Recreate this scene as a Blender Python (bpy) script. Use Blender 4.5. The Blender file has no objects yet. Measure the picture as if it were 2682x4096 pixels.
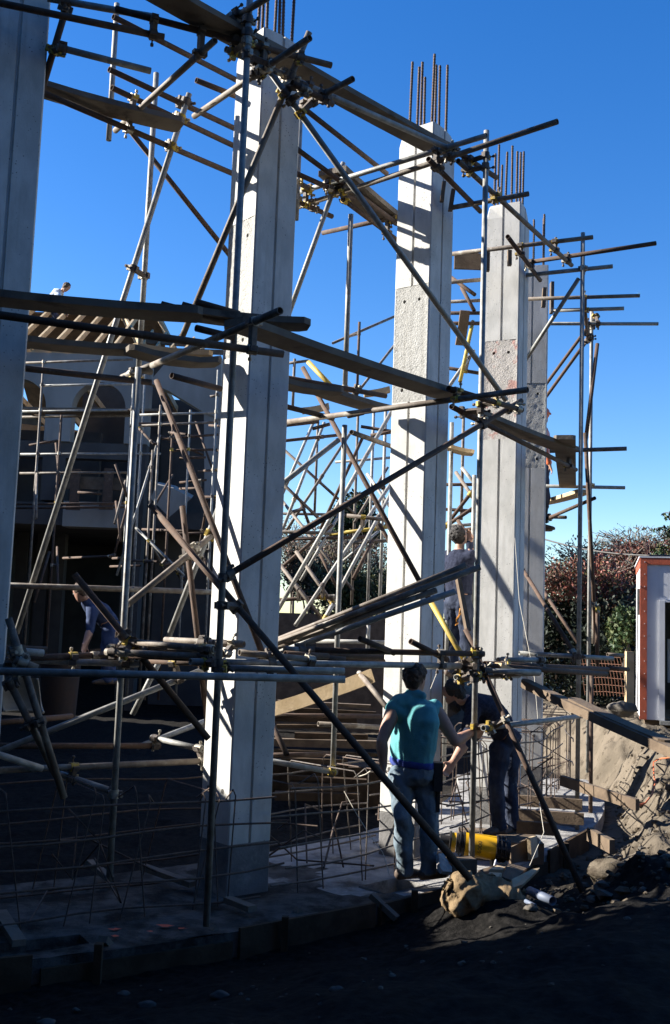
# Building site: a ring of concrete columns wrapped in tube scaffolding, low autumn sun from the left.
import bpy, bmesh, math, random
from mathutils import Vector, Matrix, noise
V = Vector
random.seed(7)
C = bpy.context.scene.collection
SC = bpy.context.scene
pi = math.pi

# ------------------------------------------------------------------ camera, sky, sun, exposure
cam_d = bpy.data.cameras.new('camera'); cam = bpy.data.objects.new('camera', cam_d); C.objects.link(cam)
cam_d.sensor_fit = 'VERTICAL'; cam_d.sensor_height = 36.0
cam_d.lens = 36.0 * 4191.15 / 4096.0
cam_d.clip_end = 3000
cam.matrix_world = Matrix([[0.99937, -0.035488, -0.0, 0.0], [-0.003858, -0.108647, -0.994073, 0.0], [0.035278, 0.993447, -0.108715, 2.05], [0.0, 0.0, 0.0, 1.0]])
SC.camera = cam
SUN_AZ, SUN_EL = 279.5, 26.8
w = bpy.data.worlds.new('World'); SC.world = w; w.use_nodes = True
nt = w.node_tree; bg = nt.nodes['Background']
sky = nt.nodes.new('ShaderNodeTexSky'); sky.sky_type = 'NISHITA'; sky.sun_disc = False
sky.sun_elevation = math.radians(SUN_EL); sky.sun_rotation = math.radians(SUN_AZ)
sky.altitude = 300; sky.air_density = 1.0; sky.dust_density = 0.25; sky.ozone_density = 2.5
hs = nt.nodes.new('ShaderNodeHueSaturation'); hs.inputs['Hue'].default_value = 0.512; hs.inputs['Saturation'].default_value = 1.37      # slide film blue
nt.links.new(sky.outputs[0], hs.inputs['Color']); nt.links.new(hs.outputs[0], bg.inputs[0]); bg.inputs[1].default_value = 0.077
sl = bpy.data.lights.new('sun', 'SUN'); sl.energy = 5.0; sl.angle = math.radians(0.5); sl.color = (1.0, 0.96, 0.89)
sun = bpy.data.objects.new('sun', sl); C.objects.link(sun)
saz, sel = math.radians(SUN_AZ), math.radians(SUN_EL)
sd = V((math.sin(saz) * math.cos(sel), math.cos(saz) * math.cos(sel), math.sin(sel)))
sun.rotation_euler = sd.to_track_quat('Z', 'Y').to_euler(); sun.location = (-20, 5, 20)
SC.view_settings.view_transform = 'Standard'; SC.view_settings.look = 'None'
SC.view_settings.exposure = 1.6; SC.view_settings.gamma = 1.0; SC.view_settings.use_curve_mapping = False
SC.render.engine = 'CYCLES'; SC.cycles.use_denoising = True; SC.cycles.max_bounces = 6

# ------------------------------------------------------------------ helpers
class MB:
    """collects verts and faces for one mesh object"""
    def __init__(s): s.v = []; s.f = []; s.m = []; s.mi = 0; s.smooth = []
    def add(s, verts, faces, smooth=False):
        n = len(s.v); s.v += [tuple(p) for p in verts]
        for f in faces: s.f.append(tuple(i + n for i in f)); s.m.append(s.mi); s.smooth.append(smooth)
        return s
    def box(s, c, x, y, z):
        """box from centre and three half-axis vectors"""
        c, x, y, z = V(c), V(x), V(y), V(z)
        vs = [c + x * i + y * j + z * k for i in (-1, 1) for j in (-1, 1) for k in (-1, 1)]
        return s.add(vs, [(0, 1, 3, 2), (4, 6, 7, 5), (0, 4, 5, 1), (2, 3, 7, 6), (0, 2, 6, 4), (1, 5, 7, 3)])
    def bx(s, x0, x1, y0, y1, z0, z1):
        return s.box(((x0 + x1) / 2, (y0 + y1) / 2, (z0 + z1) / 2), ((x1 - x0) / 2, 0, 0), (0, (y1 - y0) / 2, 0), (0, 0, (z1 - z0) / 2))
    def cyl(s, a, b, r, n=10, r2=None, cap=True):
        a, b = V(a), V(b); d = (b - a).normalized(); u = d.orthogonal().normalized(); w_ = d.cross(u); r2 = r if r2 is None else r2
        vs = []
        for p, q in ((a, r), (b, r2)):
            vs += [p + (u * math.cos(2 * pi * i / n) + w_ * math.sin(2 * pi * i / n)) * q for i in range(n)]
        s.add(vs, [(i, (i + 1) % n, n + (i + 1) % n, n + i) for i in range(n)], True)
        if cap: s.add(vs[:n], [tuple(range(n))[::-1]]); s.add(vs[n:], [tuple(range(n))])
        return s
    def tube(s, a, b, r=0.0242, n=14, wall=0.0045):
        """hollow scaffold tube with open ends"""
        a, b = V(a), V(b); L = (b - a).length; d = (b - a).normalized(); u = d.orthogonal().normalized(); w_ = d.cross(u)
        dep = min(0.3, L * 0.45)
        rings = [(a + d * dep, r - wall), (a, r - wall), (a, r), (b, r), (b, r - wall), (b - d * dep, r - wall)]
        vs = []
        for p, q in rings: vs += [p + (u * math.cos(2 * pi * i / n) + w_ * math.sin(2 * pi * i / n)) * q for i in range(n)]
        fs = []
        for k in range(5):
            fs += [(k * n + i, k * n + (i + 1) % n, k * n + n + (i + 1) % n, k * n + n + i) for i in range(n)]
        s.add(vs, fs, True)
        s.add([a + d * dep] , [])
        s.add(vs[:n], [tuple(range(n))]); s.add(vs[5 * n:], [tuple(range(n))[::-1]])
        return s
    def path(s, pts, r, n=6):
        """swept rod along points"""
        pts = [V(p) for p in pts]; rings = []
        for i, p in enumerate(pts):
            d = (pts[min(i + 1, len(pts) - 1)] - pts[max(i - 1, 0)]).normalized()
            u = d.cross(V((0.31, 0.17, 0.93))).normalized(); w_ = d.cross(u)
            rings.append([p + (u * math.cos(2 * pi * k / n) + w_ * math.sin(2 * pi * k / n)) * r for k in range(n)])
        vs = [q for g in rings for q in g]
        fs = [(i * n + k, i * n + (k + 1) % n, (i + 1) * n + (k + 1) % n, (i + 1) * n + k) for i in range(len(pts) - 1) for k in range(n)]
        s.add(vs, fs, True); s.add(rings[0], [tuple(range(n))[::-1]]); s.add(rings[-1], [tuple(range(n))])
        return s
    def sphere(s, c, r, nu=10, nv=6, sc=(1, 1, 1), wob=0, seed=0):
        vs = []; c = V(c)
        for j in range(nv + 1):
            t = pi * j / nv
            for i in range(nu):
                p = 2 * pi * i / nu; q = V((math.sin(t) * math.cos(p), math.sin(t) * math.sin(p), math.cos(t)))
                k = 1 + wob * noise.noise(q * 1.7 + V((seed * 3.1, seed, 0)))
                vs.append(c + V((q.x * sc[0], q.y * sc[1], q.z * sc[2])) * r * k)
        fs = [(j * nu + i, (j + 1) * nu + i, (j + 1) * nu + (i + 1) % nu, j * nu + (i + 1) % nu) for j in range(nv) for i in range(nu)]
        return s.add(vs, fs, True)
    def prism(s, pts, off):
        """polygon pts extruded by vector off"""
        n = len(pts); off = V(off); a = [V(p) for p in pts]; b = [p + off for p in a]
        return s.add(a + b, [tuple(range(n))[::-1], tuple(range(n, 2 * n))] + [(i, (i + 1) % n, n + (i + 1) % n, n + i) for i in range(n)])
    def mesh(s, name, mats):
        me = bpy.data.meshes.new(name); me.from_pydata(s.v, [], s.f)
        for m in (mats if isinstance(mats, (list, tuple)) else [mats]): me.materials.append(m)
        me.polygons.foreach_set('material_index', s.m); me.polygons.foreach_set('use_smooth', s.smooth)
        me.update(); return me
    def obj(s, name, mats, parent=None):
        return link(name, s.mesh(name, mats), parent)

def fixn(me):
    bm = bmesh.new(); bm.from_mesh(me); bmesh.ops.recalc_face_normals(bm, faces=bm.faces); bm.to_mesh(me); bm.free()
def link(name, me, parent=None):
    o = bpy.data.objects.new(name, me); C.objects.link(o)
    if parent is not None:
        o.parent = parent; o.matrix_parent_inverse = Matrix.Translation(-V(parent.location)) if parent.type == 'EMPTY' and not any(parent.rotation_euler) else parent.matrix_basis.inverted()
    return o
def tag(o, label, cat, group=None, kind=None):
    o['label'] = label; o['category'] = cat
    if group: o['group'] = group
    if kind: o['kind'] = kind
    return o
def thing(name, label, cat, loc, group=None):
    o = bpy.data.objects.new(name, None); C.objects.link(o); o.location = loc; o.empty_display_size = 0.1
    return tag(o, label, cat, group)
def struct(o, label=None):
    o['kind'] = 'structure'
    if label: o['label'] = label
    return o
def stuff(o, label=None):
    o['kind'] = 'stuff'
    if label: o['label'] = label
    return o

# ------------------------------------------------------------------ materials
def mat(name, c1, c2=None, scale=6.0, rough=0.8, bump=0.0, bscale=40.0, metal=0.0, c3=None, s3=2.0, t3=(0.55, 0.7), stretch=(1, 1, 1), attr=None, spec=0.5, detail=6):
    m = bpy.data.materials.new(name); m.use_nodes = True; t = m.node_tree; N = t.nodes; L = t.links
    p = N['Principled BSDF']; p.inputs['Roughness'].default_value = rough; p.inputs['Metallic'].default_value = metal
    p.inputs['Specular IOR Level'].default_value = spec
    tc = N.new('ShaderNodeTexCoord'); mp = N.new('ShaderNodeMapping'); mp.inputs['Scale'].default_value = stretch
    L.new(tc.outputs['Object'], mp.inputs[0])
    def nz(sc, det=detail, rg=0.6):
        n = N.new('ShaderNodeTexNoise'); n.inputs['Scale'].default_value = sc; n.inputs['Detail'].default_value = det; n.inputs['Roughness'].default_value = rg
        L.new(mp.outputs[0], n.inputs['Vector']); return n
    def ramp(a, b): 
        r = N.new('ShaderNodeMapRange'); r.inputs[1].default_value = a; r.inputs[2].default_value = b; r.interpolation_type = 'SMOOTHSTEP'; return r
    def mix(fac, a, b):
        x = N.new('ShaderNodeMix'); x.data_type = 'RGBA'
        L.new(fac, x.inputs[0])
        for k, q in ((6, a), (7, b)):
            if hasattr(q, 'links'): L.new(q, x.inputs[k])
            else: x.inputs[k].default_value = (*q, 1)
        return x.outputs[2]
    col = None
    if c2 is None: p.inputs['Base Color'].default_value = (*c1, 1)
    else:
        r = ramp(0.36, 0.64); L.new(nz(scale).outputs[0], r.inputs[0]); col = mix(r.outputs[0], c1, c2)
        if c3 is not None:
            r3 = ramp(*t3); L.new(nz(s3, 8, 0.65).outputs[0], r3.inputs[0]); col = mix(r3.outputs[0], col, c3)
        L.new(col, p.inputs['Base Color'])
    if bump:
        b = N.new('ShaderNodeBump'); b.inputs['Strength'].default_value = bump; b.inputs['Distance'].default_value = 0.02
        L.new(nz(bscale, 8, 0.7).outputs[0], b.inputs['Height']); L.new(b.outputs[0], p.inputs['Normal'])
    return m
M = {}
M['concrete'] = mat('concrete', (.52, .51, .475), (.635, .62, .58), 7, .9, .16, 110, c3=(.40, .39, .36), s3=1.6, t3=(.56, .74), stretch=(1, 1, .45))
M['rough_concrete'] = mat('rough_concrete', (.36, .355, .33), (.46, .45, .42), 55, .95, .7, 60, c3=(.28, .275, .255), s3=26, t3=(.55, .65))
M['stained_patch'] = mat('stained_patch', (.50, .46, .42), (.42, .39, .35), 30, .95, .8, 50, c3=(.45, .26, .22), s3=7, t3=(.56, .64))
def pits(m, scale, thr, col):
    # small air holes, pour joints and rain streaks of cast concrete
    t = m.node_tree; N = t.nodes; L = t.links; p = N['Principled BSDF']; old = p.inputs['Base Color'].links[0].from_socket
    tc = N.new('ShaderNodeTexCoord'); vo = N.new('ShaderNodeTexVoronoi'); vo.inputs['Scale'].default_value = scale; L.new(tc.outputs['Object'], vo.inputs['Vector'])
    lt = N.new('ShaderNodeMapRange'); lt.inputs[1].default_value = thr; lt.inputs[2].default_value = thr * .6; L.new(vo.outputs['Distance'], lt.inputs[0])
    n2 = N.new('ShaderNodeTexNoise'); n2.inputs['Scale'].default_value = 3.5; L.new(tc.outputs['Object'], n2.inputs['Vector'])
    g = N.new('ShaderNodeMapRange'); g.inputs[1].default_value = .48; g.inputs[2].default_value = .6; L.new(n2.outputs[0], g.inputs[0])
    mu = N.new('ShaderNodeMath'); mu.operation = 'MULTIPLY'; L.new(lt.outputs[0], mu.inputs[0]); L.new(g.outputs[0], mu.inputs[1])
    x = N.new('ShaderNodeMix'); x.data_type = 'RGBA'; L.new(mu.outputs[0], x.inputs[0]); L.new(old, x.inputs[6]); x.inputs[7].default_value = (*col, 1)
    mp = N.new('ShaderNodeMapping'); mp.inputs['Scale'].default_value = (22, 22, .7); L.new(tc.outputs['Object'], mp.inputs[0])
    n3 = N.new('ShaderNodeTexNoise'); n3.inputs['Scale'].default_value = 1; n3.inputs['Detail'].default_value = 5; L.new(mp.outputs[0], n3.inputs['Vector'])
    g3 = N.new('ShaderNodeMapRange'); g3.inputs[1].default_value = .5; g3.inputs[2].default_value = .72; g3.inputs[4].default_value = .45; L.new(n3.outputs[0], g3.inputs[0])
    sp = N.new('ShaderNodeSeparateXYZ'); L.new(tc.outputs['Object'], sp.inputs[0])
    wv = N.new('ShaderNodeTexNoise'); wv.noise_dimensions = '1D'; wv.inputs['Scale'].default_value = 1.15; wv.inputs['Detail'].default_value = 3; L.new(sp.outputs[2], wv.inputs['W'])
    g4 = N.new('ShaderNodeMapRange'); g4.inputs[1].default_value = .42; g4.inputs[2].default_value = .60; g4.inputs[4].default_value = .4; L.new(wv.outputs[0], g4.inputs[0])
    mx_ = N.new('ShaderNodeMath'); mx_.operation = 'MAXIMUM'; L.new(g3.outputs[0], mx_.inputs[0]); L.new(g4.outputs[0], mx_.inputs[1])
    y = N.new('ShaderNodeMix'); y.data_type = 'RGBA'; y.blend_type = 'MULTIPLY'; L.new(mx_.outputs[0], y.inputs[0]); L.new(x.outputs[2], y.inputs[6]); y.inputs[7].default_value = (.72, .70, .66, 1)
    L.new(y.outputs[2], p.inputs['Base Color'])
pits(M['concrete'], 34, .2, (.20, .19, .17)); pits(M['rough_concrete'], 60, .2, (.22, .21, .19))
M['stained_base'] = mat('stained_column_base', (.20, .19, .18), (.13, .125, .118), 4, .95, .4, 40, c3=(.28, .265, .24), s3=3, t3=(.56, .7))
M['hole'] = mat('hole_shadow', (.10, .095, .09), rough=1)
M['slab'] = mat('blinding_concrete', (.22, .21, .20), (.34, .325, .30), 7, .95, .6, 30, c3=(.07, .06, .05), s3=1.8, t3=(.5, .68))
M['shaded_slab'] = mat('shaded_slab', (.060, .055, .05), (.12, .112, .10), 6, .95, .7, 30, c3=(.028, .024, .02), s3=2.2, t3=(.46, .62), spec=.1)  # darker copy of the slab, foreground shade put into its colour
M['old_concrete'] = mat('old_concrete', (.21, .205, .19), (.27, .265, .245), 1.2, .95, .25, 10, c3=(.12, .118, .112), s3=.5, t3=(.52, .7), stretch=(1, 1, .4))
M['dark_concrete'] = mat('dark_concrete', (.045, .043, .042), (.065, .062, .058), 1.5, .95, .2, 10)  # darker copy of the concrete with the building's shade in its colour; also plain roofs
M['galv'] = mat('galvanised_tube', (.30, .295, .27), (.20, .195, .175), 14, .6, .15, 90, metal=.15, c3=(.12, .08, .06), s3=9, t3=(.6, .72))
M['sunlit_galv'] = mat('sunlit_galvanised_tube', (.38, .365, .325), (.25, .235, .205), 14, .6, .15, 90, c3=(.22, .16, .12), s3=6, t3=(.6, .72))  # lighter copy of the tube, sunlight put into its colour for the far scaffold
M['rust'] = mat('rusty_tube', (.098, .056, .034), (.062, .038, .025), 16, .85, .3, 120, c3=(.14, .10, .07), s3=8, t3=(.55, .7))
M['worn'] = mat('worn_tube', (.19, .155, .118), (.115, .086, .062), 11, .7, .2, 100, c3=(.27, .25, .21), s3=6, t3=(.55, .68))
M['yellow'] = mat('yellow_painted_tube', (.50, .36, .05), (.38, .26, .05), 10, .6, .15, 90, c3=(.20, .13, .07), s3=12, t3=(.58, .68))
M['clamp'] = mat('clamp_steel', (.12, .09, .065), (.07, .055, .045), 40, .7, .3, 150)
M['clamp_y'] = mat('clamp_yellow', (.55, .38, .03), (.38, .25, .04), 35, .6, .2, 150, c3=(.12, .08, .05), s3=40, t3=(.52, .6))
M['clamp_z'] = mat('clamp_zinc', (.42, .38, .30), (.28, .24, .18), 40, .55, .2, 150, metal=.4)
M['plank'] = mat('grey_plank', (.115, .092, .068), (.165, .135, .10), 4, .85, .3, 30, c3=(.065, .05, .038), s3=3, t3=(.55, .7), stretch=(1, 1, 1))
M['board'] = mat('fresh_timber', (.40, .285, .15), (.50, .37, .215), 5, .8, .2, 40, c3=(.26, .17, .085), s3=4, t3=(.58, .7))
M['old_timber'] = mat('old_timber', (.10, .068, .042), (.15, .105, .066), 6, .9, .3, 40)
M['shaded_timber'] = mat('shaded_timber', (.045, .030, .018), (.075, .05, .03), 6, .9, .3, 40, spec=.15)  # darker copy of the old timber, shade put into its colour
M['ply'] = mat('plywood', (.50, .38, .23), (.40, .29, .17), 5, .8, .2, 40, c3=(.24, .19, .14), s3=3, t3=(.56, .68))
M['rebar'] = mat('rebar', (.075, .052, .042), (.12, .08, .056), 30, .75, .4, 150, metal=.2)
M['rebar_bright'] = mat('rebar_grey', (.13, .11, .09), (.08, .062, .05), 25, .55, .4, 150, metal=.3)
M['steel_box'] = mat('dark_steel', (.06, .055, .05), (.09, .08, .07), 20, .6, .2, 60)
M['string'] = mat('string', (.55, .50, .40))

# ------------------------------------------------------------------ ground
CX, CY, RC = -6.6165, 15.6813, 9.3913          # centre and radius of the ring of columns
A0, DA = 2.6833, -0.2246                      # azimuth of the first column, step to the next
def sm(a, b, x):
    t = min(1, max(0, (x - a) / (b - a))); return t * t * (3 - 2 * t)
def polar(r, az, z=0.0):
    return V((CX + r * math.sin(az), CY + r * math.cos(az), z))
def ground_z(x, y, fine=True):
    r = math.hypot(x - CX, y - CY); az = math.degrees(math.atan2(x - CX, y - CY)) % 360
    if az > 270: az = 60
    r += (.16 * noise.noise(V((x * 1.6, y * 1.6, 11))) + .09 * noise.noise(V((x * 4.5, y * 4.5, 12)))) if fine else 0
    r2 = 11.15 + 2.0 * sm(104, 128, az)
    r1 = 10.52 + 0.12 * noise.noise(V((x * .9, y * .9, 3)))
    zo = .40 + .032 * min(12, max(0, y - 5)) + (.25 * sm(18, 60, y))
    zi = -.16 if r > 8.3 else -.16 + .25 * sm(8.3, 5, r)
    t = sm(r1, r2, r)
    z = zi + (zo - zi) * t
    z += .28 * math.exp(-((x - 1.15) ** 2 + (y - 7.95) ** 2) / .22)
    z += .20 * math.exp(-((x - 2.55) ** 2 + (y - 8.3) ** 2) / .25)
    if fine:
        k = .028 + .10 * sm(10.4, 10.9, r) * (1 - sm(11.6, 14, r)) * (1 - sm(122, 140, az))
        z += k * (noise.noise(V((x * 2.3, y * 2.3, 0))) + .6 * noise.noise(V((x * 6, y * 6, 1))) + .45 * noise.noise(V((x * 15, y * 15, 2))) + .35 * abs(noise.noise(V((x * 4, y * 4, 7)))))
    return z
def axis(lo, hi, step, far):
    a = [lo + i * step for i in range(int((hi - lo) / step) + 1)]
    s = step; q = a[-1]
    while q < far: s *= 1.35; q += s; a.append(q)
    s = step; q = a[0]
    while q > -far: s *= 1.35; q -= s; a.insert(0, q)
    return a
gx, gy = axis(-4.5, 6.5, .055, 700), axis(3.4, 16, .07, 700)
m_ = MB()
m_.v = [(x, y, ground_z(x, y)) for y in gy for x in gx]
nx = len(gx)
m_.f = [(j * nx + i, j * nx + i + 1, (j + 1) * nx + i + 1, (j + 1) * nx + i) for j in range(len(gy) - 1) for i in range(nx - 1)]
m_.m = [0] * len(m_.f); m_.smooth = [True] * len(m_.f)
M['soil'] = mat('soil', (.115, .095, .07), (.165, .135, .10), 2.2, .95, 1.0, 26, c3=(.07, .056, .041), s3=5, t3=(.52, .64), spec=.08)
t = M['soil'].node_tree; at_ = t.nodes.new('ShaderNodeAttribute'); at_.attribute_name = 'dark'  # per-point weight that puts foreground and interior shade into the soil colour
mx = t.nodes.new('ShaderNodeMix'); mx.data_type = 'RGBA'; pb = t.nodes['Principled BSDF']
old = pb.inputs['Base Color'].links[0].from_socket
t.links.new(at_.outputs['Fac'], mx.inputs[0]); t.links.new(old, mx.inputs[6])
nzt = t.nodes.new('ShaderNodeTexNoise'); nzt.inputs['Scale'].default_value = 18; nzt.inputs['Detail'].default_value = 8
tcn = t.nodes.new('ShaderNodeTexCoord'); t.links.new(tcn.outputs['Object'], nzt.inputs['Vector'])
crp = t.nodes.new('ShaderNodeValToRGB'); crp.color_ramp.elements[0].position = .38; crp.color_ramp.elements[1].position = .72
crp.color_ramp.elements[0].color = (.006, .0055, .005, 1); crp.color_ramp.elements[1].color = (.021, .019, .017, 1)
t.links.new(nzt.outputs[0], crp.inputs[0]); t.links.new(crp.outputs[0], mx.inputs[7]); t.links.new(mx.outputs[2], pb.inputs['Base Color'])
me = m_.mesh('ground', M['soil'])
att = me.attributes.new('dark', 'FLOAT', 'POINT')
def painted_shade(x, y):
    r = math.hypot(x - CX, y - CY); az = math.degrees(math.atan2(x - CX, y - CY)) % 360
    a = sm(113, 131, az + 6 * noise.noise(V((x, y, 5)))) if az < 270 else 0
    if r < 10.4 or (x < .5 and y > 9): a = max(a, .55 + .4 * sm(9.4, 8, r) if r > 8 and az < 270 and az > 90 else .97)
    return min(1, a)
att.data.foreach_set('value', [painted_shade(p[0], p[1]) for p in m_.v])
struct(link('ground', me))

# loose stones, one mass
rs = random.Random(3); m_ = MB()
for i in range(2300):
    if i < 120:
        x, y = rs.uniform(-2.2, 2.6), rs.uniform(4.1, 7.6)
    else:
        a = math.radians(rs.uniform(94, 134)); r = rs.choice((rs.uniform(10.4, 13.5), rs.uniform(10.5, 12.2))); x, y = polar(r, a)[:2]
    q = rs.choice((.006, .008, .011, .02)) * rs.uniform(.8, 1.5) * (1 if i < 120 else rs.choice((1, 1.2, 1.5, 2.2)))
    if math.hypot(x - CX, y - CY) < 10.5: continue
    m_.mi = 0 if i < 120 or rs.random() < .35 else 1; m_.sphere((x, y, ground_z(x, y) + q * .2), q, 6, 4, (1, rs.uniform(.6, 1), .6), .9, i)
M['stone'] = mat('stone', (.13, .115, .095), (.08, .07, .058), 6, .9, .3, 30, spec=.2)
M['clod'] = mat('clod', (.13, .105, .075), (.085, .068, .05), 9, .95, .4, 60, spec=.1)
m_.smooth = [False] * len(m_.f)
stuff(m_.obj('gravel', [M['stone'], M['clod']]), 'small stones scattered over the bare earth')

# ------------------------------------------------------------------ ring footing (blinding concrete) and its formwork boards
m_ = MB(); D = math.radians
na = 150; rr = [8.5 + .1 * k for k in range(19)] + [10.36]
def slab_hole(r, a):
    p = polar(r, a)
    return (10.02 < r < 10.2 and D(149.6) < a < D(153.2)) or (9.9 < r < 10.2 and D(133) < a < D(135.5))
aa = [D(92) + (D(172) - D(92)) * k / na for k in range(na + 1)]
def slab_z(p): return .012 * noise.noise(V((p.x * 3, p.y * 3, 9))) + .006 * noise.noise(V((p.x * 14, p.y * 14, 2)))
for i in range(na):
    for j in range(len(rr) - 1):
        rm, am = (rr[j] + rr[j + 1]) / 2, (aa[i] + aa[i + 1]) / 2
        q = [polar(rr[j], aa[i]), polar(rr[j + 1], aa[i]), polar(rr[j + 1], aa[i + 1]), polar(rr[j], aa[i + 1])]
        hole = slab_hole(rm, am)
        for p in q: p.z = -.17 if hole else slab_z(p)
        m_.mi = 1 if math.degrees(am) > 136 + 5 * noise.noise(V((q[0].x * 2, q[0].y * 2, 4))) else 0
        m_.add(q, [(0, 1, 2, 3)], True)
        if hole:
            for k in range(4):
                a_, b_ = q[k], q[(k + 1) % 4]; c_ = (a_ + b_) / 2 - (sum(q, V()) / 4); o_ = (a_ + b_) / 2 + c_
                ro, ao = math.hypot(o_.x - CX, o_.y - CY), math.atan2(o_.x - CX, o_.y - CY)
                if not slab_hole(ro, ao % (2 * pi)): m_.add([a_, b_, V((b_.x, b_.y, .01)), V((a_.x, a_.y, .01))], [(0, 1, 2, 3)])
    for r_, s_ in ((rr[0], 0), (rr[-1], 1)):
        a_, b_ = polar(r_, aa[i]), polar(r_, aa[i + 1])
        m_.add([a_ + V((0, 0, -.3)), b_ + V((0, 0, -.3)), b_, a_], [(0, 1, 2, 3)])
struct(m_.obj('footing_slab', [M['slab'], M['shaded_slab']]))
fw_ = thing('footing_formwork', 'timber edge boards and stakes along the curved front of the footing', 'formwork', polar(10.4, D(150), -.1))
a = 166.0; k = 0
while a > 119:
    b = a - 7.2 + .6 * math.sin(k * 3)
    p, q = polar(10.385, D(a - .15)), polar(10.385, D(b + .15)); n_ = polar(1, D((a + b) / 2)) - V((CX, CY, 0))
    m_ = MB(); h0 = -.01 + .05 * math.sin(k * 2.3)
    m_.box((p + q) / 2 + V((0, 0, -.12 + h0)), (q - p) / 2, n_ * .014, (0, 0, .13)); m_.obj('edge_board', M['shaded_timber'], fw_)
    s_ = polar(10.43, D(a - 2), -.07); m_ = MB(); m_.box(s_ + V((0, 0, -.06)), (.024, 0, 0), (0, .024, 0), (0, 0, .2)); m_.obj('stake', M['shaded_timber'], fw_)
    a = b; k += 1

# ------------------------------------------------------------------ concrete columns
def section(gn, gt, cut=9):
    h, c, gw, gb, gd = .2, .011, .0135, .008, .022; P = []
    def face(rot, g):
        pts = [(-h + c, h)] + ([(-gw, h), (-gb, h - gd), (gb, h - gd), (gw, h)] if g else [(-gw, h), (-gb, h), (gb, h), (gw, h)]) + [(h - c, h)]
        for x, y in pts:
            for _ in range(rot): x, y = y, -x
            P.append((x, y))
    face(0, gt); face(1, gn); face(2, gt); face(3, gn)       # first axis n (outward), second axis t (along the ring)
    out = []
    for x, y in P:
        s = x + y
        if abs(s) > cut: k = (abs(s) - cut) / 2 * (1 if s > 0 else -1); x -= k; y -= k
        out.append((x, y))
    return out
Z1, Z2, ZT = 4.19, 5.32, 6.9195
ZH = 5.1779
labels = ['tall grey column at the left edge, wholly in shade, only its front seen',
          'nearest tall concrete column with a bright lit strip and shaded grooved front',
          'second pale column rising behind the man in the turquoise top, shoulders cut at its head',
          'third column, reddish stains round its tie holes, standing right behind the second',
          'farthest column, half hidden behind the third, dark rough band at mid height']
COLS = []
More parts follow.
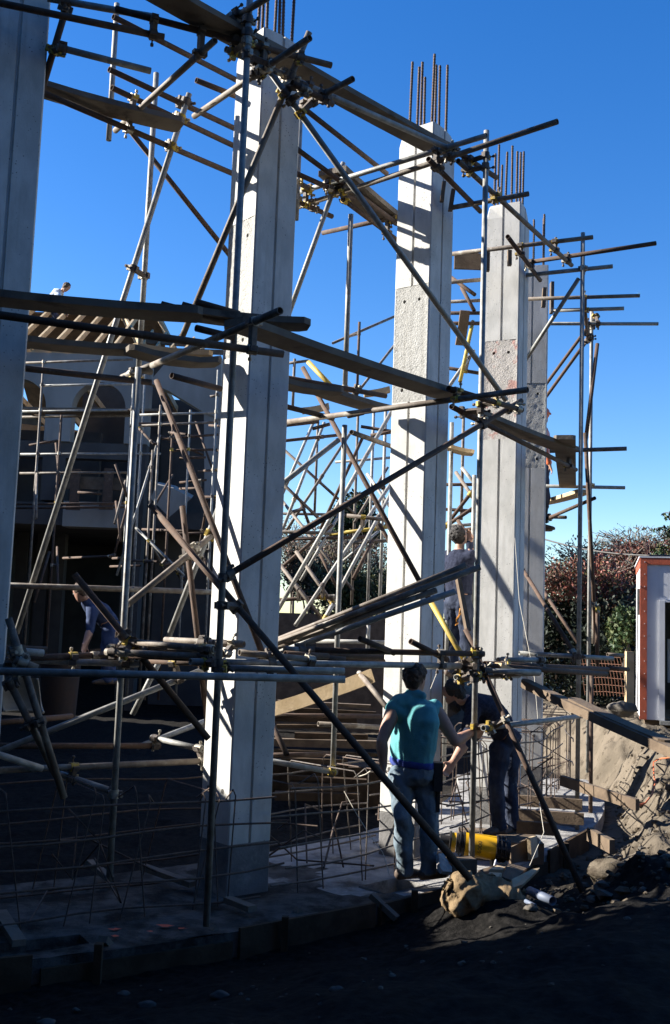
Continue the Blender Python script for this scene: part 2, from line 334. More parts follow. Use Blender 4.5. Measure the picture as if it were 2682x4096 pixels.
for i in range(5):
    a = A0 + DA * i; c = polar(RC, a); n = V((math.sin(a), math.cos(a), 0)); tt = V((-math.cos(a), math.sin(a), 0))
    COLS.append((c, n, tt))
    W_ = lambda p, z: c + n * p[0] + tt * p[1] + V((0, 0, z))
    root = thing('concrete_column', labels[i], 'column', c, 'ring of concrete columns')
    def prism(zs, secs, name, m, caps):
        mb = MB(); N_ = len(secs[0]); vs = []
        for z, s in zip(zs, secs): vs += [W_(p, z) for p in s]
        fs = [(k * N_ + q, k * N_ + (q + 1) % N_, (k + 1) * N_ + (q + 1) % N_, (k + 1) * N_ + q) for k in range(len(zs) - 1) for q in range(N_)]
        mb.add(vs, fs)
        if caps: mb.add(vs[-N_:], [tuple(range(N_))])
        me_ = mb.mesh(name, m); fixn(me_); return link(name, me_, root)
    G = section(True, True); Gn = section(True, False)
    plain = section(False, False)
    prism([-.12, .37, .385], [plain, plain, [(x * .97, y * .97) for x, y in plain]], 'base', M['stained_base'], True)
    prism([.3855, Z1], [G, G], 'shaft', M['concrete'], True)
    prism([Z2, ZT - .16, ZT - .02, ZT], [G, G, section(True, True, .345), section(True, True, .33)], 'head', M['concrete'], True)
    # rough band: front and back keep their groove, the side faces are bush hammered with tie holes
    mb = MB(); N_ = len(Gn); ring = [W_(p, Z1) for p in Gn] + [W_(p, Z2) for p in Gn]
    keep = [q for q in range(N_) if not (0 <= q < 5 or 12 <= q < 17)]
    mb.add(ring, [(q, (q + 1) % N_, N_ + (q + 1) % N_, N_ + q) for q in keep])
    mb.mi = 1; rng = random.Random(i)
    for sg in (-1, 1):
        zc = [Z1, Z1 + .24, Z2 - .26, Z2]; H = .189
        def pt(u, z, dp=0): return c + n * u + tt * (sg * (.2 + dp)) + V((0, 0, z))
        NU, NZ = 14, 36
        def dz(u, z):
            e = min(1, (H - abs(u)) / .03); return -(.004 + .006 * noise.noise(V((u * 45, z * 45, i * 7 + sg)))) * e
        hole_c = [(hu, hz) for hu in (-.085, .085) for hz in (Z1 + .12, ZH)]
        us = [-H + 2 * H * k / NU for k in range(NU + 1)]; zs = [Z1 + (Z2 - Z1) * k / NZ for k in range(NZ + 1)]
        vs = [pt(u, z, dz(u, z)) for z in zs for u in us]; fs = []; cut = {}
        for k in range(NZ):
            for q in range(NU):
                um, zm = (us[q] + us[q + 1]) / 2, (zs[k] + zs[k + 1]) / 2
                hit = [h for h, (hu, hz) in enumerate(hole_c) if abs(um - hu) < .027 and abs(zm - hz) < .031]
                if hit: cut.setdefault(hit[0], []).append((q, k))
                else: fs.append((k * (NU + 1) + q, k * (NU + 1) + q + 1, (k + 1) * (NU + 1) + q + 1, (k + 1) * (NU + 1) + q))
        mb.add(vs, fs, True)
        for h, cells in cut.items():
            q0, q1 = min(x for x, _ in cells), max(x for x, _ in cells) + 1; k0, k1 = min(y for _, y in cells), max(y for _, y in cells) + 1
            per = [(q, k0) for q in range(q0, q1)] + [(q1, k) for k in range(k0, k1)] + [(q, k1) for q in range(q1, q0, -1)] + [(q0, k) for k in range(k1, k0, -1)]
            hu, hz = hole_c[h]; o_ = [pt(us[q], zs[k], dz(us[q], zs[k])) for q, k in per]
            rad_ = .0185; inn = []
            for q, k in per:
                an = math.atan2(zs[k] - hz, us[q] - hu); inn.append((hu + rad_ * math.cos(an), hz + rad_ * math.sin(an)))
            I1 = [pt(u, z, -.004) for u, z in inn]; I2 = [pt(u, z, -.09) for u, z in inn]; m = len(per)
            mb.add(o_ + I1 + I2, [(x, (x + 1) % m, m + (x + 1) % m, m + x) for x in range(m)] + [(m + x, m + (x + 1) % m, 2 * m + (x + 1) % m, 2 * m + x) for x in range(m)])
            mb.add(I2, [tuple(range(m))])
    me_ = mb.mesh('rough_band', [M['concrete'], M['stained_patch'] if i == 3 else M['rough_concrete']]); fixn(me_)
    link('rough_band', me_, root)
    # tie holes low on the side faces: rim and dark disc painting the shade inside
    for u in (-.1, .1):
        mb = MB(); p = c - tt * .2 + n * u + V((0, 0, .77))
        mb.tube(p + tt * .002, p - tt * .0015, .021, 12, .004); mb.mi = 1; mb.cyl(p + tt * .03, p - tt * .0008, .017, 12); mb.obj('tie_sleeve', [M['old_concrete'], M['hole']], root)
    bars = [(-.13, -.13), (-.13, .0), (-.13, .13), (0, -.13), (0, .13), (.13, -.13), (.13, 0), (.13, .13)]
    for bi, (u, v) in enumerate(bars):
        mb = MB(); b0 = c + n * u + tt * v; hgt = .62 + .12 * rng.random() + (.12 if bi % 3 == 1 else 0)
        lean = V((rng.uniform(-.012, .012), rng.uniform(-.012, .012), 0))
        mb.cyl(b0 + V((0, 0, ZT - .1)), b0 + lean + V((0, 0, ZT + hgt)), .0125, 8)
        for q in range(int(hgt / .03)):
            z = ZT + .02 + q * .03; mb.cyl(b0 + lean * ((z - ZT) / hgt) + V((0, 0, z)), b0 + lean * ((z - ZT) / hgt) + V((0, 0, z + .008)), .0148, 8, cap=False)
        mb.obj('rebar', M['rebar'], root)

# ------------------------------------------------------------------ scaffolding
TM = {'g': M['galv'], 'r': M['rust'], 'm': M['worn'], 'y': M['yellow']}
KN = {'S': 'standard', 'L': 'ledger', 'T': 'transom', 'B': 'brace'}
rc = random.Random(11)
def coupler(pa, da, pb, db, parent, small=False):
    pa, pb, da, db = V(pa), V(pb), V(da).normalized(), V(db).normalized(); mb = MB()
    k = rc.random(); mats = [M['clamp'], M['clamp_y'] if k < .42 else (M['clamp_z'] if k < .62 else M['clamp']), M['clamp_z'] if rc.random() < .4 else M['clamp']]
    link_d = (pb - pa); gap = link_d.length; ld = link_d.normalized() if gap > 1e-4 else da.orthogonal().normalized()
    for p, d, s in ((pa, da, 1), (pb, db, -1)):
        mb.mi = 1 if s == 1 else 2
        mb.cyl(p - d * .03, p + d * .03, .0325, 10)
        if small: continue
        side = d.cross(ld).normalized()
        if side.length < .1: side = d.orthogonal().normalized()
        # flap, T bolt and nut
        f = p + side * .042
        mb.mi = 1; mb.box(f, d * .022, side * .016, ld * .013)
        mb.mi = 2; e = f - ld * s * (.055 + .02 * rc.random()); mb.cyl(f, e, .0065, 6); mb.cyl(e + ld * s * .022, e + ld * s * .004, .0135, 6)
        mb.mi = 0; mb.box(p - side * .038, d * .024, side * .009, ld * .018)
    mb.mi = 0
    if gap > .03:
        u = ld.orthogonal().normalized(); mb.box((pa + pb) / 2, ld * gap / 2, u * .02, ld.cross(u) * .02)
    return mb.obj('coupler', mats, parent)
def close(a, b, c, d):
    u, v, w_ = b - a, d - c, a - c; A, B, Cc, Dd, E = u.dot(u), u.dot(v), v.dot(v), u.dot(w_), v.dot(w_); den = A * Cc - B * B
    if den < 1e-3 * A * Cc: return None
    s, t_ = (B * E - Cc * Dd) / den, (A * E - B * Dd) / den
    lu, lv = u.length, v.length
    if not (-.03 / lu < s < 1 + .03 / lu and -.03 / lv < t_ < 1 + .03 / lv): return None
    s, t_ = min(1 - .04 / lu, max(.04 / lu, s)), min(1 - .04 / lv, max(.04 / lv, t_))
    return a + u * s, c + v * t_
def scaffold(rows, root, lim, small=False, pale=False):
    T = []
    for k, col, a, b in rows:
        a, b = V(a), V(b); mb = MB(); mb.tube(a, b); mb.obj(KN[k], M['sunlit_galv'] if pale and col == 'g' else TM[col], root); T.append((a, b))
    n_ = 0
    for i in range(len(T)):
        for j in range(i):
            q = close(*T[i], *T[j])
            if q and .03 < (q[0] - q[1]).length < lim: coupler(q[0], T[i][1] - T[i][0], q[1], T[j][1] - T[j][0], root, small); n_ += 1
    return n_
FRONT = [
    ('S', 'g', (-0.755, 7.200, 0.049), (-0.755, 7.200, 6.806)),
    ('S', 'g', (1.228, 8.900, 0.047), (1.228, 8.900, 6.484)),
    ('S', 'g', (2.684, 11.400, -0.079), (2.684, 11.400, 6.564)),
    ('S', 'g', (3.428, 14.000, 0.269), (3.428, 14.000, 6.526)),
    ('S', 'g', (-1.521, 7.750, 0.191), (-1.521, 7.750, 3.941)),
    ('S', 'g', (0.051, 9.550, 4.208), (0.051, 9.550, 5.930)),
    ('S', 'g', (0.061, 9.450, 0.737), (0.061, 9.450, 3.887)),
    ('S', 'g', (1.340, 12.150, 0.336), (1.340, 12.150, 4.488)),
    ('S', 'g', (-2.126, 8.900, 6.269), (-2.126, 8.900, 7.560)),
    ('S', 'g', (-0.467, 9.600, 5.877), (-0.467, 9.600, 7.001)),
    ('S', 'g', (1.637, 12.300, 2.093), (1.637, 12.300, 3.895)),
    ('L', 'r', (-2.465, 6.726, 6.200), (-1.342, 7.094, 6.200)),
    ('L', 'g', (-2.140, 6.910, 6.350), (-1.420, 7.093, 6.350)),
    ('L', 'r', (-1.673, 6.961, 6.320), (-0.149, 7.607, 6.320)),
    ('L', 'g', (-2.092, 7.045, 6.070), (-1.473, 7.328, 6.070)),
    ('B', 'r', (-2.045, 7.100, 6.461), (-2.254, 7.243, 5.773)),
    ('L', 'r', (-1.960, 8.098, 6.950), (-0.902, 9.171, 6.950)),
    ('L', 'r', (-1.947, 8.017, 6.450), (-0.885, 9.094, 6.450)),
    ('L', 'r', (-1.919, 8.026, 6.300), (-0.891, 9.124, 6.300)),
    ('L', 'r', (-2.363, 7.665, 6.050), (-0.895, 9.133, 6.050)),
    ('L', 'r', (-1.289, 8.324, 6.550), (-0.817, 8.695, 6.550)),
    ('T', 'm', (-1.971, 8.463, 6.150), (-0.970, 7.026, 6.150)),
    ('T', 'm', (-1.265, 8.159, 6.150), (-0.295, 6.951, 6.150)),
    ('T', 'm', (-0.867, 7.300, 6.498), (-0.608, 7.000, 6.468)),
    ('L', 'g', (-0.926, 7.308, 6.250), (0.944, 8.833, 6.250)),
    ('T', 'm', (-0.382, 7.848, 6.100), (0.018, 7.392, 6.100)),
    ('L', 'r', (-0.431, 7.391, 6.050), (-0.128, 7.688, 6.050)),
    ('L', 'r', (-0.516, 8.552, 6.550), (0.395, 10.004, 6.550)),
    ('L', 'r', (-0.543, 8.748, 6.250), (0.674, 10.755, 6.250)),
    ('L', 'r', (-0.613, 9.148, 6.200), (0.075, 9.823, 6.200)),
    ('L', 'r', (-0.034, 9.723, 6.150), (0.687, 10.965, 6.150)),
    ('T', 'g', (-0.665, 9.993, 6.250), (1.176, 8.517, 6.250)),
    ('T', 'm', (-0.667, 10.175, 6.170), (1.685, 8.070, 6.170)),
    ('T', 'r', (-0.243, 11.002, 6.300), (0.759, 10.330, 6.300)),
    ('L', 'r', (-0.567, 9.596, 6.100), (-0.132, 10.037, 6.100)),
    ('L', 'm', (0.969, 8.802, 6.150), (2.542, 11.316, 6.150)),
    ('L', 'r', (0.911, 8.782, 6.250), (1.390, 9.339, 6.250)),
    ('L', 'r', (0.700, 8.681, 6.100), (1.307, 9.779, 6.100)),
    ('T', 'm', (1.021, 9.711, 6.100), (1.689, 9.328, 6.100)),
    ('L', 'r', (1.695, 10.530, 6.150), (2.300, 11.857, 6.150)),
    ('T', 'm', (0.983, 11.441, 6.240), (2.624, 10.694, 6.240)),
    ('T', 'r', (2.066, 11.414, 6.200), (3.294, 10.697, 6.200)),
    ('T', 'g', (2.091, 11.700, 6.150), (2.996, 11.302, 6.150)),
    ('T', 'm', (2.159, 12.900, 6.250), (3.673, 12.576, 6.250)),
    ('T', 'g', (2.626, 12.831, 6.100), (3.495, 12.637, 6.100)),
    ('T', 'g', (2.416, 13.938, 6.250), (4.256, 13.719, 6.250)),
    ('L', 'r', (2.900, 12.273, 6.100), (3.406, 14.082, 6.100)),
    ('B', 'g', (-0.915, 7.250, 6.497), (1.468, 9.050, 4.082)),
    ('B', 'm', (-0.324, 7.500, 6.520), (-1.244, 8.000, 4.255)),
    ('B', 'g', (-1.361, 8.450, 6.496), (-2.603, 8.750, 1.901)),
    ('B', 'r', (-1.972, 8.900, 6.402), (-0.980, 9.483, 5.361)),
    ('B', 'g', (-0.040, 9.750, 6.528), (-0.554, 9.467, 4.725)),
    ('B', 'g', (2.663, 11.500, 6.062), (2.135, 12.600, 5.158)),
    ('B', 'r', (3.484, 13.900, 6.412), (2.979, 15.177, 5.618)),
    ('B', 'r', (3.393, 14.000, 6.106), (2.933, 14.963, 5.369)),
    ('B', 'r', (3.234, 12.900, 5.710), (2.975, 12.400, 4.354)),
    ('B', 'r', (2.946, 12.300, 4.453), (3.198, 12.700, 1.947)),
    ('L', 'r', (-2.005, 5.889, 3.770), (-0.368, 6.555, 3.770)),
    ('L', 'r', (-2.569, 7.621, 3.890), (-1.466, 8.016, 3.890)),
    ('L', 'r', (-1.270, 7.760, 3.890), (-0.940, 8.153, 3.890)),
    ('T', 'm', (-1.410, 7.705, 3.950), (-0.377, 6.211, 3.950)),
    ('L', 'm', (-1.601, 8.000, 3.986), (-1.485, 8.100, 3.993)),
    ('T', 'm', (-1.862, 8.800, 4.110), (-1.472, 8.200, 4.090)),
    ('B', 'r', (-1.576, 8.850, 4.099), (-0.423, 7.680, 1.687)),
    ('B', 'r', (-1.264, 8.620, 2.996), (-0.890, 8.464, 0.873)),
    ('B', 'r', (-1.372, 7.750, 2.898), (0.899, 6.550, 0.558)),
    ('B', 'r', (-0.738, 7.200, 2.364), (1.631, 9.200, 4.116)),
    ('L', 'r', (0.883, 8.328, 4.000), (1.611, 9.054, 4.000)),
    ('T', 'm', (-0.510, 9.647, 3.930), (1.460, 7.976, 3.930)),
    ('L', 'r', (0.961, 8.783, 3.950), (2.767, 11.976, 3.950)),
    ('L', 'r', (-0.609, 8.865, 3.950), (-0.049, 9.474, 3.950)),
    ('L', 'r', (-0.706, 8.840, 4.200), (0.436, 9.579, 4.200)),
    ('T', 'm', (2.430, 11.813, 4.130), (3.214, 11.488, 4.130)),
    ('T', 'g', (2.644, 14.275, 4.070), (3.938, 14.144, 4.070)),
    ('B', 'r', (2.843, 14.693, 3.598), (3.394, 13.600, 3.843)),
    ('T', 'm', (2.834, 14.779, 3.701), (3.172, 14.300, 3.653)),
    ('B', 'r', (-0.382, 10.500, 4.670), (0.873, 9.280, 2.297)),
    ('B', 'y', (0.870, 9.280, 2.303), (1.180, 8.980, 1.749)),
    ('B', 'y', (-0.318, 10.200, 4.655), (-0.044, 10.000, 4.338)),
    ('B', 'g', (0.007, 9.450, 3.745), (-0.600, 8.879, 3.130)),
    ('L', 'm', (0.126, 9.600, 3.851), (0.635, 10.596, 3.879)),
    ('L', 'r', (0.090, 9.232, 3.930), (0.214, 9.064, 3.930)),
    ('L', 'g', (-2.073, 6.500, 1.705), (0.102, 6.850, 1.713)),
    ('L', 'g', (-2.466, 7.587, 1.733), (-1.395, 7.750, 1.727)),
    ('L', 'm', (-1.622, 7.650, 1.811), (-0.810, 7.350, 1.811)),
    ('L', 'g', (-0.954, 7.250, 1.777), (1.157, 8.950, 1.759)),
    ('L', 'm', (-1.463, 7.700, 1.886), (-0.799, 7.320, 1.865)),
    ('L', 'm', (-1.261, 8.050, 1.903), (-0.648, 7.750, 1.901)),
    ('L', 'm', (-0.989, 7.900, 1.894), (-0.630, 7.720, 1.898)),
    ('L', 'm', (-0.646, 7.550, 1.842), (-0.110, 7.900, 1.797)),
    ('L', 'r', (-0.322, 8.000, 1.812), (-0.100, 8.050, 1.794)),
    ('L', 'r', (-0.147, 8.200, 1.813), (0.121, 8.300, 1.794)),
    ('L', 'g', (-0.364, 8.400, 1.860), (-0.196, 8.500, 1.853)),
    ('L', 'r', (-0.196, 8.500, 1.855), (1.292, 8.850, 1.867)),
    ('L', 'r', (0.033, 9.600, 1.778), (0.505, 9.750, 1.744)),
    ('L', 'r', (0.234, 8.400, 1.963), (0.528, 8.700, 1.852)),
    ('L', 'r', (0.652, 8.600, 1.954), (0.979, 8.850, 1.809)),
    ('L', 'r', (-1.872, 7.600, 2.362), (-0.872, 7.850, 1.197)),
    ('L', 'm', (-2.834, 8.480, 2.287), (-0.925, 9.720, 2.328)),
    ('B', 'm', (-1.522, 7.850, 2.159), (-0.918, 8.914, 2.896)),
    ('B', 'm', (-2.111, 6.900, 2.029), (-1.724, 7.100, 0.861)),
    ('B', 'g', (-0.955, 8.728, 3.068), (-1.361, 8.850, 1.902)),
    ('B', 'g', (-1.426, 8.900, 1.718), (-1.650, 9.000, 1.253)),
    ('B', 'g', (-2.483, 7.841, 1.019), (-0.969, 8.300, 1.687)),
    ('L', 'g', (-2.449, 7.276, 1.165), (-2.012, 7.600, 0.975)),
    ('B', 'g', (-1.959, 7.900, 0.899), (-1.506, 7.800, 0.792)),
    ('L', 'm', (-2.376, 7.469, 0.964), (-0.804, 8.631, 0.949)),
    ('L', 'r', (-2.690, 8.096, 1.055), (-1.371, 8.800, 1.023)),
    ('B', 'g', (-1.573, 8.900, 0.994), (-1.048, 9.679, 1.181)),
    ('B', 'g', (-1.448, 8.800, 1.088), (-0.985, 8.500, 1.042)),
    ('L', 'r', (-0.728, 10.423, 1.158), (0.762, 10.977, 1.154)),
    ('L', 'm', (-0.088, 10.100, 1.128), (0.725, 10.496, 1.076)),
    ('L', 'r', (-0.571, 9.401, 0.899), (0.024, 9.700, 0.897)),
    ('L', 'g', (-0.631, 9.122, 0.913), (0.092, 9.400, 0.776)),
    ('B', 'r', (-0.557, 9.236, 1.331), (-0.327, 8.900, 0.972)),
    ('B', 'm', (0.283, 10.100, 1.622), (0.525, 9.400, 1.349)),
    ('B', 'r', (1.168, 9.150, 2.064), (2.003, 8.300, 0.095)),
    ('T', 'g', (1.282, 8.750, 1.264), (2.834, 11.400, 1.208)),
    ('L', 'g', (2.042, 11.400, 1.837), (3.112, 11.600, 1.810)),
    ('L', 'm', (3.363, 12.800, 1.830), (3.585, 12.900, 1.823)),
    ('L', 'r', (1.348, 9.200, 1.777), (2.842, 10.800, 1.714)),
    ('L', 'r', (3.162, 12.000, 1.695), (3.446, 12.200, 1.679)),
    ('L', 'r', (1.360, 9.050, 1.765), (2.721, 10.400, 1.680)),
    ('L', 'g', (1.306, 8.950, 1.724), (1.829, 9.200, 1.719)),
    ('L', 'g', (1.527, 9.600, 1.802), (2.011, 9.900, 1.809)),
    ('L', 'g', (1.073, 9.000, 1.658), (1.705, 9.500, 1.674)),
    ('L', 'g', (0.804, 9.000, 1.740), (1.136, 8.950, 1.748)),
    ('B', 'r', (2.268, 12.971, 2.965), (2.669, 11.500, 1.840)),
    ('B', 'r', (2.907, 14.764, 2.740), (3.243, 13.800, 1.942)),
    ('S', 'r', (3.187, 12.600, 1.692), (3.187, 12.600, 2.410)),
    ('S', 'r', (3.098, 12.500, -0.166), (3.098, 12.500, 1.590)),
    ('S', 'm', (3.292, 13.200, 1.952), (3.292, 13.200, 2.423)),
    ('S', 'g', (-1.717, 8.800, 6.858), (-1.696, 8.650, 3.797)),
    ('L', 'g', (-2.112, 6.950, 1.821), (-1.924, 7.100, 1.805)),
    ('L', 'm', (-2.006, 6.750, 1.770), (-1.872, 6.800, 1.718)),
    ('L', 'g', (-2.215, 7.000, 1.703), (-2.038, 7.050, 1.698)),
    ('B', 'm', (-2.089, 6.900, 1.639), (-1.812, 7.200, 0.993)),
    ('L', 'r', (-0.957, 7.600, 1.842), (-0.726, 7.750, 1.826)),
    ('L', 'm', (-0.954, 7.900, 1.891), (-0.668, 8.100, 1.887)),
    ('L', 'g', (-0.770, 7.350, 1.737), (0.106, 7.600, 1.736)),
    ('L', 'r', (-0.535, 8.946, 1.811), (0.464, 9.200, 1.798)),
    ('L', 'm', (1.284, 9.100, 1.680), (1.844, 9.300, 1.708)),
    ('L', 'r', (1.384, 9.400, 1.755), (1.818, 9.900, 1.765)),
    ('L', 'r', (-2.509, 7.235, 1.826), (-1.977, 7.400, 1.816)),
    ('L', 'r', (-2.612, 8.111, 1.221), (-2.139, 8.900, 1.228)),
    ('L', 'r', (-1.645, 7.800, 1.789), (-0.890, 7.500, 1.792)),
    ('L', 'm', (-1.438, 7.850, 1.850), (-0.934, 7.550, 1.848)),
    ('L', 'r', (-1.405, 8.300, 1.734), (-0.910, 8.000, 1.739)),
    ('L', 'r', (-2.276, 7.370, 1.744), (-1.688, 7.800, 1.781)),
    ('L', 'r', (-0.333, 7.900, 1.835), (-0.017, 8.200, 1.819)),
]
FAR = [
    ('T', 'r', (-0.942, 14.885, 4.658), (0.029, 15.500, 4.909)),
    ('S', 'm', (-0.372, 19.000, 4.060), (-0.372, 19.000, 5.961)),
    ('B', 'g', (-0.209, 15.500, 5.092), (-0.817, 14.941, 3.179)),
    ('B', 'm', (-1.022, 17.000, 5.035), (0.328, 17.000, 3.884)),
    ('B', 'm', (-0.916, 15.000, 4.208), (-0.225, 15.000, 3.585)),
    ('B', 'r', (-0.541, 16.000, 3.965), (-0.395, 16.000, 3.607)),
    ('B', 'r', (0.373, 15.000, 4.816), (-0.201, 15.000, 3.438)),
    ('B', 'g', (0.638, 12.044, 4.607), (-0.676, 11.456, 2.030)),
    ('B', 'g', (0.059, 15.000, 3.651), (-0.458, 15.000, 2.682)),
    ('B', 'g', (0.802, 13.592, 4.071), (-0.422, 12.500, 2.047)),
    ('B', 'g', (0.808, 14.104, 3.995), (-0.086, 13.000, 2.141)),
    ('S', 'g', (0.581, 17.000, 2.477), (0.581, 17.000, 5.624)),
    ('T', 'm', (-0.931, 14.000, 3.287), (0.072, 14.000, 3.294)),
    ('T', 'y', (-0.065, 14.000, 3.275), (0.936, 14.000, 3.439)),
    ('T', 'r', (-0.766, 15.000, 3.269), (0.476, 15.000, 3.347)),
    ('B', 'r', (-0.821, 14.000, 2.689), (-0.027, 14.000, 3.411)),
    ('B', 'm', (-0.485, 13.500, 2.997), (0.052, 13.000, 2.280)),
    ('B', 'm', (-0.776, 13.105, 2.927), (-0.058, 12.500, 2.078)),
    ('T', 'r', (-0.877, 13.000, 2.335), (0.047, 13.000, 2.418)),
    ('T', 'm', (0.147, 13.000, 3.433), (0.833, 13.000, 3.384)),
    ('B', 'g', (0.165, 18.000, 3.171), (0.767, 18.000, 3.718)),
    ('B', 'r', (-0.211, 16.000, 3.155), (0.135, 16.000, 2.531)),
    ('B', 'r', (0.559, 13.000, 3.343), (0.784, 13.000, 2.961)),
    ('T', 'r', (0.444, 14.000, 4.641), (0.921, 14.000, 4.740)),
    ('B', 'r', (-0.348, 14.000, 4.703), (-0.111, 14.000, 4.778)),
    ('T', 'r', (-0.920, 14.000, 4.706), (-0.256, 14.000, 4.807)),
    ('T', 'r', (0.331, 15.000, 4.953), (0.983, 15.000, 4.873)),
    ('S', 'm', (-0.759, 17.000, 5.618), (-0.759, 17.000, 6.440)),
    ('T', 'm', (-0.859, 17.000, 6.362), (-0.524, 17.000, 6.415)),
    ('S', 'r', (0.312, 18.000, 6.179), (0.312, 18.000, 7.402)),
    ('T', 'm', (-0.148, 18.000, 7.001), (1.187, 19.124, 7.965)),
    ('T', 'm', (0.367, 18.000, 6.204), (1.144, 19.131, 7.518)),
    ('T', 'g', (-0.162, 12.000, 1.881), (0.824, 12.000, 1.895)),
    ('B', 'g', (0.020, 12.500, 2.319), (-0.087, 12.500, 2.116)),
    ('S', 'g', (0.462, 13.000, 1.779), (0.462, 13.000, 2.085)),
    ('B', 'm', (1.556, 13.500, 4.101), (1.803, 12.837, 3.550)),
    ('B', 'g', (1.688, 14.000, 4.249), (2.014, 14.000, 3.866)),
    ('B', 'r', (1.350, 13.000, 3.299), (1.868, 13.000, 4.014)),
    ('B', 'r', (1.301, 12.800, 3.278), (1.896, 12.800, 3.701)),
    ('T', 'r', (1.462, 15.000, 4.142), (2.198, 15.000, 4.168)),
    ('T', 'r', (1.471, 15.000, 3.789), (2.224, 15.000, 3.770)),
    ('S', 'm', (1.942, 16.000, 3.746), (1.942, 16.000, 5.464)),
    ('B', 'r', (1.488, 12.600, 3.378), (1.627, 12.400, 3.118)),
    ('T', 'g', (1.500, 15.000, 3.536), (2.219, 15.000, 3.601)),
    ('T', 'r', (1.728, 14.000, 3.400), (2.083, 14.000, 3.467)),
    ('T', 'r', (1.152, 12.500, 5.783), (1.834, 12.500, 5.808)),
    ('T', 'r', (1.258, 13.000, 6.070), (1.997, 13.000, 6.097)),
    ('T', 'm', (1.444, 14.000, 6.540), (2.151, 14.000, 6.599)),
    ('T', 'm', (1.090, 12.000, 6.118), (1.869, 12.000, 6.211)),
    ('B', 'r', (1.334, 12.735, 6.463), (1.609, 12.400, 6.129)),
    ('B', 'r', (1.493, 12.800, 6.348), (1.632, 12.600, 5.990)),
    ('B', 'y', (1.670, 13.000, 5.978), (1.477, 12.600, 5.090)),
    ('B', 'g', (1.751, 13.500, 5.729), (1.361, 12.859, 5.071)),
    ('T', 'r', (1.277, 13.500, 5.503), (1.967, 13.500, 5.413)),
    ('B', 'g', (-0.367, 16.000, 5.225), (-0.876, 15.424, 3.748)),
    ('B', 'm', (0.209, 17.000, 5.230), (-0.787, 16.441, 3.478)),
    ('B', 'm', (-0.890, 16.112, 4.034), (0.299, 15.000, 2.571)),
    ('B', 'm', (0.888, 18.000, 4.831), (0.332, 17.500, 3.797)),
    ('T', 'm', (-1.136, 18.000, 3.955), (0.182, 18.000, 3.975)),
    ('T', 'g', (-0.029, 18.500, 4.967), (1.161, 18.500, 5.109)),
    ('T', 'm', (0.184, 15.000, 3.248), (0.991, 15.000, 3.327)),
    ('S', 'g', (-1.086, 16.000, 2.035), (-1.086, 16.000, 5.315)),
    ('S', 'm', (0.341, 18.000, 2.428), (0.341, 18.000, 5.824)),
    ('S', 'g', (0.709, 15.500, 2.170), (0.709, 15.500, 5.315)),
    ('B', 'g', (0.461, 15.500, 4.336), (0.882, 15.099, 3.685)),
    ('B', 'r', (0.514, 14.000, 3.215), (0.266, 13.600, 2.672)),
]
LOOSE = [
    ('L', 'm', (-0.633, 8.805, 1.825), (1.166, 8.300, 2.560)),
    ('L', 'm', (-0.611, 8.855, 1.850), (1.064, 8.380, 2.576)),
    ('L', 'm', (-0.561, 8.865, 1.821), (0.835, 8.400, 2.369)),
    ('L', 'g', (-0.481, 8.770, 1.802), (0.967, 8.250, 2.359)),
    ('L', 'r', (-1.221, 6.884, 4.170), (-0.750, 7.085, 4.120)),
    ('L', 'r', (-1.089, 6.942, 4.190), (-0.726, 7.092, 4.140)),
    ('L', 'r', (-1.008, 7.027, 4.240), (-0.714, 7.113, 4.190)),
    ('L', 'r', (-0.986, 6.938, 4.030), (-0.751, 7.136, 4.030)),
]
